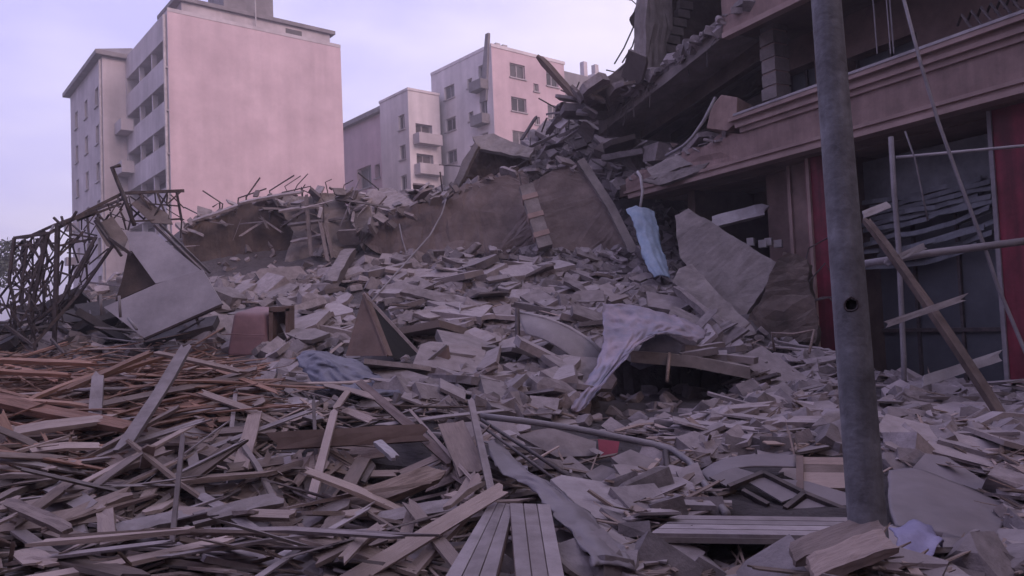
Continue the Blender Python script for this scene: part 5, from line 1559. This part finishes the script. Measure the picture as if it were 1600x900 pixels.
pr = random.Random(99)
def proto_plank(w, t, nseg=2):
    return tri(plank_grid(Vector((-.5, 0, 0)), Vector((1, 0, 0)), Vector((0, 1, 0)), Vector((0, 0, 1)), 1.0, w, t, pr, nseg, 4 if w > 0.05 else 3, pr.gauss(0, 0.014), 0.07))
def proto_plate(t, lo=0.28, hi=0.85):
    asp = pr.uniform(lo, hi)
    hx, hy = 0.5, 0.5 * asp
    P_ = []
    for cx, cy in ((-1, -1), (1, -1), (1, 1), (-1, 1)):
        if pr.random() < 0.35:      # a corner snapped off
            u, v = pr.uniform(.15, .7), pr.uniform(.15, .7)
            a_, b_ = (cx * hx * (1 - u), cy * hy), (cx * hx, cy * hy * (1 - v))
            P_ += [a_, b_] if cx * cy < 0 else [b_, a_]
        else:
            P_.append((cx * hx * pr.uniform(.82, 1.05), cy * hy * pr.uniform(.8, 1.08)))
    sk = pr.uniform(-.25, .25)
    poly = [Vector((x + sk * y, y, -t / 2)) for x, y in P_]
    mb = MB(); mb.prism(poly, (0, 0, t))
    for v in mb.v: v += Vector((pr.gauss(0, .008), pr.gauss(0, .008), pr.gauss(0, t * 0.06)))
    return tri(mb)
def proto_chunk():
    """a snapped block: skewed box with one or two corners broken off"""
    bm = bmesh.new()
    hx, hy, hz = 0.5, pr.uniform(0.22, 0.48), pr.uniform(0.12, 0.36)
    cut = [pr.random() < 0.3 for _ in range(8)]
    i = 0
    for cx in (-1, 1):
        for cy in (-1, 1):
            for cz in (-1, 1):
                j = lambda: pr.uniform(0.72, 1.06)
                if cut[i]:
                    u = pr.uniform(.25, .8)
                    bm.verts.new((cx * hx * (1 - u), cy * hy * j(), cz * hz)); bm.verts.new((cx * hx, cy * hy * (1 - u), cz * hz * j())); bm.verts.new((cx * hx * j(), cy * hy, cz * hz * (1 - u)))
                else:
                    bm.verts.new((cx * hx * j(), cy * hy * j(), cz * hz * j()))
                i += 1
    bmesh.ops.convex_hull(bm, input=bm.verts)
    for v in [v for v in bm.verts if not v.link_faces]: bm.verts.remove(v)
    mb = MB(); bm.verts.index_update()
    mb.v = [v.co.copy() for v in bm.verts]; mb.f = [tuple(v.index for v in f.verts) for f in bm.faces]; bm.free()
    return tri(mb)
PP = [proto_plank(pr.uniform(.05, .12), pr.uniform(.012, .032)) for _ in range(10)]
PS = [proto_plank(pr.uniform(.02, .07), pr.uniform(.012, .03), 2) for _ in range(8)]
PT = [proto_plate(pr.uniform(.07, .18), .5, .98) for _ in range(14)]
PD = [proto_plate(pr.uniform(.03, .07)) for _ in range(10)]
PC = [proto_chunk() for _ in range(14)]

_mesh_cache = {}
def proto_mesh(key, protos, i, mat):
    k = (key, i, mat)
    if k not in _mesh_cache:
        me = bpy.data.meshes.new(key)
        V, F = protos[i]
        me.from_pydata(V.tolist(), [], F.tolist())
        me.materials.append(M[mat]); me.update(); me.shade_flat()
        _mesh_cache[k] = me
    return _mesh_cache[k]

def pose(p, yaw_mu, yaw_sd, tilt, lay):
    """rotation following the slope plus the random tilt of a thrown piece"""
    n = tnormal(p[0], p[1])
    n = (n * 0.85 + Vector((0, 0, 0.15)) + Vector((rng.gauss(0, tilt), rng.gauss(0, tilt), 0))).normalized()
    yaw = rng.gauss(yaw_mu, yaw_sd)
    x = Vector((math.cos(yaw), math.sin(yaw), 0)); x = (x - n * x.dot(n)).normalized()
    y = n.cross(x)
    return Matrix((x, y, n)).transposed()

LAND = [
    (240, 620, 'the steep pale plank'), (60, 690, 'the long crossing beam'), (60, 570, 'the straight top laths'), (200, 575, 'the sloping crest planks'), (330, 760, 'the thick beam towards the hollow'),
    (277, 770, 'the thin upright lath'), (150, 860, 'the lower sloping plank'), (60, 880, 'the lower corner plank'), (388, 730, 'the upright grey board'), (505, 770, 'the slanting upright lath'),
    (480, 870, 'the long grey plank'), (640, 855, 'the torn ended plank'), (730, 850, 'the leaning door leaf'), (840, 850, 'the upright door leaf'), (560, 720, 'the dark hollow'), (630, 660, 'the dark leaning beam'),
    (520, 590, 'the blue grey blanket'), (390, 520, 'the pink block'), (600, 520, 'the wardrobe shell'), (670, 570, 'the drawer box'), (720, 700, 'the wide upright board'), (880, 790, 'the crumpled metal sheet'),
    (850, 690, 'the dark double rods'), (960, 700, 'the red board'), (1080, 740, 'the bend of the pipe'), (1160, 830, 'the ridged siding'), (1310, 870, 'the square timbers'), (1220, 770, 'the broken sash'),
    (1290, 740, 'the louvred frame'), (1480, 800, 'the bulging board'), (1430, 850, 'the plastic bag'), (1550, 880, 'the lilac sheet'), (1520, 740, 'the propped flat board'), (1360, 640, 'the lamp post'),
    (870, 540, 'the curved grey panel'), (1010, 500, 'the pink tarpaulin'), (920, 630, 'the tarpaulin tail'), (1040, 620, 'the roofed hollow'), (1120, 560, 'the slab over the hollow'), (1200, 580, 'the pale sloping board'),
    (1500, 650, 'the diagonal pole foot'), (1500, 600, 'the white lath'), (1590, 620, 'the wide red pillar'), (1280, 580, 'the narrow red pillar'), (1220, 480, 'the dusty wall piece'), (1120, 490, 'the flat grey strip'),
    (680, 460, 'the wide floor plate'), (745, 525, 'the pale square plate'), (815, 460, 'the dark rounded plate'), (670, 425, 'the long roof slab'), (910, 400, 'the plain brown slab'), (850, 385, 'the broken column'),
    (915, 445, 'the sloping lintel'), (533, 437, 'the concrete log'), (440, 460, 'the dark brown wall'), (350, 440, 'the white folded panels'), (1045, 475, 'the grey wall block'), (1015, 380, 'the light blue strip'),
    (830, 275, 'the column head'), (780, 255, 'the dark tilted slab'), (920, 190, 'the torn building edge'), (860, 210, 'the loose brown beam'), (520, 320, 'the upright ridge slab'), (610, 310, 'the pale ridge plate'),
    (350, 330, 'the crest strips'), (960, 290, 'the pale slab edge'), (985, 130, 'the long dark beam'), (1000, 240, 'the torn fascia')]
def near(p):
    x, y = proj(p)
    return min(LAND, key=lambda l: (l[0] - x) ** 2 + (2 * (l[1] - y)) ** 2)[2]

def place(name, protos, mat, pts, size, zs, label, cat, group, yaw=(0, 3), tilt=0.15, lay=(0.0, 0.06), wscale=(0.8, 1.25)):
    for p in pts:
        i = rng.randrange(len(protos))
        o = bpy.data.objects.new(name, proto_mesh(name, protos, i, mat))
        L_ = size(); Rm = pose(p, yaw[0], yaw[1], tilt, lay)
        k = rng.uniform(*wscale)
        sc = (L_, zs(L_) * k, zs(L_))
        o.matrix_world = Matrix.Translation((p[0], p[1], p[2] + rng.uniform(*lay))) @ Rm.to_4x4() @ Matrix.Diagonal((*sc, 1))
        COL.objects.link(o)
        word = 'very small' if L_ < 0.28 else 'small' if L_ < 0.42 else 'fair-sized' if L_ < 0.65 else 'large' if L_ < 1.0 else 'very long'
        how = ' tilted up' if o.matrix_world.col[2].normalized()[2] < 0.86 else ''
        tag(o, '%s %s%s near %s' % (word, label, how, near(p)), cat, group)

def stuff(name, protos, mat, pts, size, zs, label, cat, yaw=(0, 3), tilt=0.3, lay=(-0.02, 0.06)):
    Vs, Fs, off = [], [], 0
    for p in pts:
        V, F = protos[rng.randrange(len(protos))]
        L_ = size()
        z = zs(L_)
        Rm = np.array(pose(p, yaw[0], yaw[1], tilt, lay))
        W = (V * np.array([L_, z, z])) @ Rm.T + np.array([p[0], p[1], p[2] + rng.uniform(*lay)])
        Vs.append(W); Fs.append(F + off); off += len(V)
    V = np.concatenate(Vs); F = np.concatenate(Fs)
    me = bpy.data.meshes.new(name)
    me.vertices.add(len(V)); me.vertices.foreach_set('co', V.astype(np.float32).ravel())
    me.loops.add(len(F) * 3); me.loops.foreach_set('vertex_index', F.astype(np.int32).ravel())
    me.polygons.add(len(F)); me.polygons.foreach_set('loop_start', np.arange(0, len(F) * 3, 3, dtype=np.int32))
    me.polygons.foreach_set('use_smooth', np.zeros(len(F), dtype=bool))
    me.update(calc_edges=True); me.validate(); me.shade_flat()
    me.materials.append(M[mat])
    o = bpy.data.objects.new(name, me); COL.objects.link(o)
    tag(o, label, cat, kind='stuff')
    return o

U = rng.uniform
def tri_u(a, b, c): return lambda: rng.triangular(a, b, c)
one = lambda L_: 1.0
POLY_WARM = [(-60, 560), (120, 566), (290, 540), (400, 585), (370, 660), (240, 720), (120, 770), (-60, 790)]
POLY_WOOD = [(-60, 720), (220, 700), (380, 620), (560, 620), (700, 650), (760, 770), (700, 930), (-60, 930)]
POLY_FRONT = [(740, 640), (1000, 660), (1300, 640), (1660, 640), (1660, 930), (780, 930)]
POLY_MID = [(350, 450), (480, 430), (600, 410), (960, 405), (1060, 440), (1150, 530), (1040, 640), (760, 650), (560, 630), (420, 580), (330, 540)]
POLY_RIGHT = [(1040, 560), (1150, 540), (1300, 560), (1420, 600), (1660, 610), (1660, 720), (1060, 720)]
POLY_UP = [(820, 300), (835, 235), (880, 190), (960, 130), (1010, 110), (990, 190), (1010, 270), (960, 320), (920, 250)]
POLY_RIDGE = [(285, 350), (400, 312), (560, 305), (640, 300), (730, 270), (830, 225), (860, 210), (830, 260), (700, 300), (560, 360), (480, 420), (300, 430)]
POLY_CREST = [(985, 330), (1050, 330), (1060, 420), (1140, 520), (1000, 460)]
POLY_LEFT = [(-60, 500), (160, 470), (330, 430), (360, 540), (200, 560), (-60, 570)]

POLY_BARE = [(280, 440), (520, 425), (600, 410), (560, 460), (460, 520), (340, 530)]
EXC += VOIDS
# ---- pieces one can tell apart
place('lath', PS, 'plate', sample(POLY_WOOD, 45), tri_u(.7, 1.9, 1.1), lambda L_: U(.6, 1.0), 'thin pale lath', 'lath', 'laths on the timber heap', (0.25, 0.8), 0.14, (0.1, 0.26))
place('lath', PS, 'warmwood', sample(POLY_WARM, 40), tri_u(.8, 2.2, 1.3), lambda L_: U(.6, 1.0), 'thin reddish lath', 'lath', 'laths on the timber heap', (0.1, 0.4), 0.08, (0.12, 0.28))
place('concrete_chunk', PC, 'concrete', sample(POLY_BARE, 25), tri_u(.3, .9, .5), lambda L_: L_, 'angular concrete chunk under the dark wall', 'concrete chunk', 'concrete chunks under the dark wall', (0, 3), 0.4, (0.0, 0.08))
place('plank', PP, 'plank', sample(POLY_WARM, 30), tri_u(.4, 1.8, .8), lambda L_: U(.6, 1.0), 'broken grey plank', 'plank', 'grey planks of the timber heap', (0.15, 0.6), 0.12, (0.05, 0.25))
place('plank', PP, 'warmwood', sample(POLY_WARM, 95), tri_u(.4, 2.0, .9), lambda L_: U(.6, 1.0), 'reddish brown splintered plank', 'plank', 'brown planks of the timber heap', (0.15, 0.45), 0.10, (0.03, 0.22))
place('plank', PP, 'plank', sample(POLY_WOOD, 140), tri_u(.3, 1.4, .6), lambda L_: U(.7, 1.5), 'broken grey plank', 'plank', 'grey planks of the timber heap', (0.25, 0.95), 0.22, (0.04, 0.28))
place('plank', PP, 'plank', sample(POLY_FRONT, 55), tri_u(.25, 1.0, .5), lambda L_: U(.5, .9), 'broken grey plank end', 'plank', 'planks among the boards', (0.1, 0.8), 0.14, (0.0, 0.06))
place('floor_fragment', PT, 'plate', sample(POLY_MID, 130), tri_u(.25, 1.3, .55), lambda L_: L_ * U(.6, 1.0), 'flat pale floor fragment', 'concrete fragment', 'floor fragments on the slope', (0.1, 0.7), 0.26, (0.06, 0.24))
place('board_fragment', PD, 'plate', sample(POLY_FRONT, 95), tri_u(.2, .95, .4), lambda L_: L_ * U(.8, 1.1), 'flat broken board piece', 'board fragment', 'board pieces near the lamp post', (0.1, 0.9), 0.16, (0.0, 0.07))
place('board_strip', PS, 'plate', sample(POLY_RIGHT, 45), tri_u(.5, 1.4, .8), lambda L_: U(1.2, 2.6), 'pale board strip', 'board strip', 'board strips before the shops', (0.0, 0.35), 0.10, (0.04, 0.16))
place('board_fragment', PD, 'plate', sample(POLY_RIGHT, 90), tri_u(.2, 1.2, .4), lambda L_: L_ * U(.7, 1.0), 'thin grey board piece', 'board fragment', 'board pieces before the shops', (0.0, 0.5), 0.12, (0.02, 0.14))
place('concrete_chunk', PC, 'concrete', sample(POLY_MID, 70), tri_u(.15, .7, .28), lambda L_: L_, 'angular concrete chunk on the slope', 'concrete chunk', 'concrete chunks on the slope', (0, 3), 0.4, (0.0, 0.08))
place('concrete_chunk', PC, 'plate', sample(POLY_UP, 60), tri_u(.2, .8, .35), lambda L_: L_, 'angular concrete chunk on the high rubble', 'concrete chunk', 'concrete chunks on the high rubble', (0, 3), 0.4, (0.0, 0.12))
place('concrete_chunk', PC, 'concrete', sample(POLY_RIGHT, 45), tri_u(.15, .65, .28), lambda L_: L_, 'angular concrete chunk in the litter', 'concrete chunk', 'concrete chunks before the shops', (0, 3), 0.4, (0.0, 0.08))
place('concrete_chunk', PC, 'concrete', sample(POLY_RIDGE, 42), tri_u(.2, .9, .4), lambda L_: L_, 'angular concrete chunk on the ridge', 'concrete chunk', 'concrete chunks on the ridge', (0, 3), 0.4, (0.0, 0.12))
place('dark_fragment', PT, 'sheetdark', sample(POLY_LEFT, 34), tri_u(.3, 1.3, .6), lambda L_: L_ * U(.6, 1.0), 'dark torn sheet piece', 'sheet piece', 'dark sheet pieces under the truss', (0.3, 0.9), 0.4, (0.03, 0.25))
place('steel_bar', PS, 'steel', sample(POLY_LEFT, 30), tri_u(.6, 1.8, 1.0), lambda L_: U(.6, 1.2), 'loose dark steel bar', 'steel bar', 'steel bars under the truss', (0.5, 1.0), 0.6, (0.1, 0.4))
place('concrete_chunk', PC, 'concrete', sample(POLY_CREST, 22), tri_u(.15, .6, .3), lambda L_: L_, 'angular concrete chunk by the blue strip', 'concrete chunk', 'concrete chunks by the blue strip', (0, 3), 0.4, (0.0, 0.1))
place('concrete_beam', PP, 'concrete', sample(POLY_RIDGE, 20), tri_u(.5, 1.5, .8), lambda L_: U(1.4, 2.6), 'broken concrete bar', 'concrete bar', 'concrete bars on the ridge', (0.4, 0.9), 0.4, (0.1, 0.3))
place('floor_fragment', PT, 'plate', sample(POLY_RIDGE, 24), tri_u(.3, .9, .5), lambda L_: L_ * U(.7, 1.1), 'flat grey ridge fragment', 'concrete fragment', 'floor fragments on the ridge', (0.3, 0.9), 0.4, (0.1, 0.3))
place('floor_fragment', PT, 'plate', sample(POLY_UP, 30), tri_u(.3, 1.0, .5), lambda L_: L_ * U(.7, 1.1), 'flat grey fragment', 'concrete fragment', 'floor fragments on the high rubble', (2.3, 0.9), 0.4, (0.1, 0.3))
place('concrete_beam', PP, 'concrete', sample(POLY_UP, 30), tri_u(.6, 2.0, 1.0), lambda L_: U(1.2, 2.2), 'broken concrete bar in high rubble', 'concrete bar', 'concrete bars in the high rubble', (2.3, 0.8), 0.3, (0.1, 0.25))
place('concrete_beam', PP, 'concrete', sample(POLY_MID, 26), tri_u(.5, 1.5, .8), lambda L_: U(.9, 1.6), 'broken concrete bar on the slope', 'concrete bar', 'concrete bars on the slope', (0.2, 0.8), 0.2, (0.05, 0.15))

# rubble lying on the hanging floors of the wrecked block
def floor_pts(n, s0, s1, n0, n1, zf):
    out = []
    for _ in range(n):
        s, q = U(s0, s1), U(n0, n1); p = RB(s, q, 0); out.append((p.x, p.y, zf(s)))
    return out
fl_ = (zb + 0.42)
def put_floor(pts, size, label, group, mat='concrete', protos=None, name='concrete_chunk'):
    protos = protos or PC
    for p in pts:
        i = rng.randrange(len(protos))
        o = bpy.data.objects.new(name, proto_mesh(name, protos, i, mat))
        L_ = size()
        o.matrix_world = Matrix.Translation((p[0], p[1], p[2] + L_ * 0.2)) @ Matrix.Rotation(U(0, 6.3), 4, 'Z') @ Matrix.Rotation(rng.gauss(0, .3), 4, 'X') @ Matrix.Diagonal((L_, L_, L_, 1))
        COL.objects.link(o); tag(o, label, 'concrete chunk', group)
put_floor(floor_pts(20, sE + 0.6, sF + 0.2, -2.4, -0.15, lambda s: fl_), tri_u(.2, .7, .35), 'concrete chunk piled on the first floor inside the torn end', 'chunks on the first floor')
put_floor(floor_pts(12, sA + 0.3, sB - 0.3, -1.6, 0.0, lambda s: zb2 + 0.5 + (zB - zb2 - 0.5) * (s - sA) / (sB - sA)), tri_u(.15, .6, .3), 'concrete chunk lying on the sagging upper floor edge', 'chunks on the sagging floor')

# broken pieces clinging to the torn edges and a pile inside the open storey
def edge_pts(pts, n, jit):
    out = []
    for _ in range(n):
        k = rng.randrange(len(pts) - 1); p = Vector(pts[k]).lerp(Vector(pts[k + 1]), rng.random())
        out.append((p.x + rng.gauss(0, jit), p.y + rng.gauss(0, jit), p.z + rng.gauss(0, jit * 0.4) - 0.04))
    return out
zC = lambda s: zb2 + 0.5 + (zB - zb2 - 0.5) * (s - sA) / (sB - sA)
def pile(n):
    out = []
    for _ in range(n):
        s, q = U(sE + 1.2, sF + 1.0), U(-5.0, -0.2)
        p = RB(s, q, 0); out.append((p.x, p.y, fl_ + rng.random() ** 2 * max(0.05, (s - sE) * 0.22) + 0.02))
    return out
stuff('rubble_pile', PC, 'plate', pile(130), tri_u(.25, 1.0, .45), lambda L_: L_, 'heaped broken masonry inside the torn storey', 'rubble', (0, 3), 0.4, (0, .05))
put_floor(pile(26), tri_u(.5, 1.4, .8), 'flat broken plate in the pile inside the torn storey', 'pile inside the torn storey', 'plate', PT, 'floor_fragment')
eC = edge_pts([RB(sA - 0.5, 0.02, zC(sA)), RB(sB, 0.02, zC(sB))], 46, 0.10)
stuff('edge_rubble', PT, 'plate', eC[:26], tri_u(.1, .5, .2), lambda L_: L_, 'broken lumps clinging to the torn edge of the sagging floor', 'rubble', (0, 3), 0.4, (0, .05))
eF = edge_pts([RB(sE + 0.2, 0, zb + 0.75), RB(sF, 0, zb + 0.5)], 26, 0.12)
stuff('edge_rubble', PT, 'concrete', eF, tri_u(.12, .4, .22), lambda L_: L_, 'broken lumps along the torn fascia edge', 'rubble', (0, 3), 0.4, (0, .05))
for k in range(16):
    s = U(sA + 0.2, sB - 0.2); a_ = RB(s, U(-.1, .04), zC(s) - U(0.05, .35))
    b = MB(); d_ = Vector((rng.gauss(-.1, .15), rng.gauss(-.1, .15), -U(.2, .7)))
    b.tube([a_, a_ + RB.n * U(.05, .2) + d_ * 0.3, a_ + RB.n * U(.05, .25) + d_], 0.012, 5)
    o_ = b.build('rebar', 'steel', sgo)
# ---- litter nobody could count
stuff('wood_splinters', PS, 'warmsplinter', sample(POLY_WARM, 1300), tri_u(.12, 1.2, .35), lambda L_: U(.3, .8), 'small reddish splinters and laths through the brown timber heap', 'splinters', (0.15, 0.6), 0.18, (-0.02, 0.2))
stuff('wood_splinters', PS, 'splinter', np.concatenate([sample(POLY_WOOD, 1500), sample(POLY_WARM, 200), sample(POLY_LEFT, 500), sample(POLY_FRONT, 1300), sample(POLY_MID, 600), sample(POLY_RIGHT, 800)]), tri_u(.08, .85, .22), lambda L_: U(.25, .8), 'small grey splinters and laths through the wreckage', 'splinters', (0.15, 1.1), 0.22, (-0.02, 0.10))
stuff('board_litter', PD, 'plate', np.concatenate([sample(POLY_FRONT, 800), sample(POLY_RIGHT, 1300), sample(POLY_MID, 1500), sample(POLY_WOOD, 500), sample(POLY_BARE, 500), sample(POLY_RIDGE, 300), sample(POLY_UP, 400)]), lambda: 0.04 + 0.6 * rng.random() ** 3.6, lambda L_: L_, 'small flat bits of board and plaster strewn over the rubble', 'litter', (0.1, 0.9), 0.2, (0.0, 0.1))
stuff('crushed_rubble', PC, 'concrete', np.concatenate([sample(POLY_MID, 6500), sample(POLY_UP, 2600), sample(POLY_RIDGE, 2200), sample(POLY_RIGHT, 3000), sample(POLY_FRONT, 900), sample(POLY_CREST, 1400), sample(POLY_LEFT, 1400), sample(POLY_BARE, 1500), np.array(edge_pts([at(606, 404, 18.0), at(846, 394, 17.8), at(986, 398, 17.6)], 300, 0.2)), np.array(edge_pts([RB(sA - 0.8, 0, zC(sA)), RB(sB, 0, zC(sB))], 220, 0.12)), np.array(pile(900))]), lambda: 0.025 + 0.42 * rng.random() ** 4.5, lambda L_: L_, 'crushed concrete bits covering the whole mound', 'rubble', (0, 3), 0.5, (-0.01, 0.05))
ridge_e = edge_pts([at(286, 352, 19.5), at(400, 316, 19.5), at(500, 306, 19.1), at(566, 306, 18.9)], 50, 0.22) + edge_pts([at(560, 366, 18.7), at(640, 326, 18.8), at(735, 290, 19.0), at(818, 266, 19.2), at(870, 266, 19.0), at(912, 258, 19.0)], 70, 0.2)
stuff('ridge_debris', PT, 'plate', ridge_e, tri_u(.08, .6, .15), lambda L_: L_, 'broken plates lodged along the tops of the leaning slabs', 'rubble', (0, 3), 0.9, (-.1, .1))
stuff('ridge_debris', PS, 'concrete', edge_pts([at(286, 380, 19.2), at(480, 330, 19.0), at(570, 330, 18.6)], 34, 0.4), tri_u(.3, 1.3, .6), lambda L_: U(.6, 1.4), 'broken laths and bars jutting from the ridge', 'rubble', (0, 3), 0.9, (-.1, .15))
for k in range(16):
    x_ = rng.choice((U(300, 570), U(560, 820), U(840, 990)))
    y_ = float(np.interp(x_, [286, 400, 500, 566, 640, 735, 818, 880, 990], [350, 314, 303, 303, 322, 286, 240, 185, 110]))
    p = at(x_, y_ + 8, float(np.interp(x_, [286, 570, 840, 990], [19.8, 19.4, 20.6, 22.0])))
    b = MB(); b.tube([p - Vector((0, 0, .4)), p + Vector((rng.gauss(0, .15), 0, U(.1, .4))), p + Vector((rng.gauss(0, .45), rng.gauss(0, .2), U(.2, .9)))], 0.02, 5)
    tag(b.build('rebar_rod', 'steel'), 'bent reinforcing rod standing up from the ridge near ' + near(p), 'rod', 'bent rods on the ridge')
# ragged pieces cascading from the torn upper floor down to the heap
for k in range(30):
    f = 0.5 + 0.5 * rng.random()
    a_ = RB(sA + 0.6, -0.1, zC(sA) + 0.1).lerp(at(850, 215, 20.8), f)
    a_ = a_ + Vector((rng.gauss(0, .25), rng.gauss(0, .35), rng.gauss(0.05, .22)))
    protos, mt = (PT, 'plate') if k % 3 else (PP, 'plate')
    nm = 'hanging_fragment'
    o = bpy.data.objects.new(nm, proto_mesh(nm + mt, protos, rng.randrange(len(protos)), mt))
    L_ = U(.25, .9); z_ = L_ * U(.6, 1) if k % 3 else U(1.2, 2.4)
    o.matrix_world = Matrix.Translation(a_) @ Matrix.Rotation(U(0, 6.3), 4, 'Z') @ Matrix.Rotation(rng.gauss(0, .6), 4, 'Y') @ Matrix.Rotation(rng.gauss(0, .6), 4, 'X') @ Matrix.Diagonal((L_, z_, z_, 1))
    COL.objects.link(o)
    tag(o, '%s broken %s in the cascade under the torn floor near %s' % ('large' if L_ > .85 else 'small', 'plate' if k % 3 else 'bar', near(a_)), 'concrete fragment', 'fragments cascading from the torn floor')
# the wreckage carries on to both sides of the view
XL = [(-520, 575), (-50, 570), (-50, 960), (-520, 960)]; XR = [(1640, 615), (2050, 620), (2050, 960), (1640, 960)]
stuff('wood_splinters', PP, 'plank', np.concatenate([sample(XL, 420), sample(XR, 160)]), tri_u(.3, 1.5, .7), lambda L_: U(.6, 1.3), 'broken planks carrying on along both sides of the wreckage', 'splinters', (0.2, 0.9), 0.2, (0.0, 0.22))
stuff('board_litter', PD, 'plate', np.concatenate([sample(XL, 300), sample(XR, 600)]), lambda: 0.06 + 0.6 * rng.random() ** 2, lambda L_: L_, 'bits of board carrying on along both sides of the wreckage', 'litter', (0.1, 0.9), 0.2, (0.0, 0.12))
# litter on the parts of the mound that this view does not reach
ex = []
for _ in range(3000):
    x, y = U(-13, 11), U(7.5, 27)
    rel = Vector((x, y, 0)) - RB.o
    if rel.dot(RB.n) < -0.15 and rel.dot(RB.u) < 7.5: continue
    ex.append((x, y, height(x, y)))
stuff('crushed_rubble', PC, 'concrete', ex, tri_u(.04, .4, .12), lambda L_: L_, 'larger crushed concrete bits lying in the hollows of the mound', 'rubble', (0, 3), 0.5, (-0.01, 0.06))
print('objects', len(bpy.data.objects))
# ================================================================== dusty air
hz_ = MB()
hz_.box8([(-720, -220, -1), (720, -220, -1), (720, 1020, -1), (-720, 1020, -1), (-720, -220, 42), (720, -220, 42), (720, 1020, 42), (-720, 1020, 42)])
hm = bpy.data.materials.new('haze'); hm.use_nodes = True
ht = hm.node_tree; ht.nodes.clear()
ho = ht.nodes.new('ShaderNodeOutputMaterial'); hv = ht.nodes.new('ShaderNodeVolumePrincipled')
hv.inputs['Color'].default_value = (0.94, 0.92, 0.95, 1); hv.inputs['Density'].default_value = 0.0026; hv.inputs['Anisotropy'].default_value = 0.2
ht.links.new(hv.outputs['Volume'], ho.inputs['Volume'])
tag(hz_.build('haze', hm), 'thin pale dust haze hanging over the street', 'haze', kind='stuff')
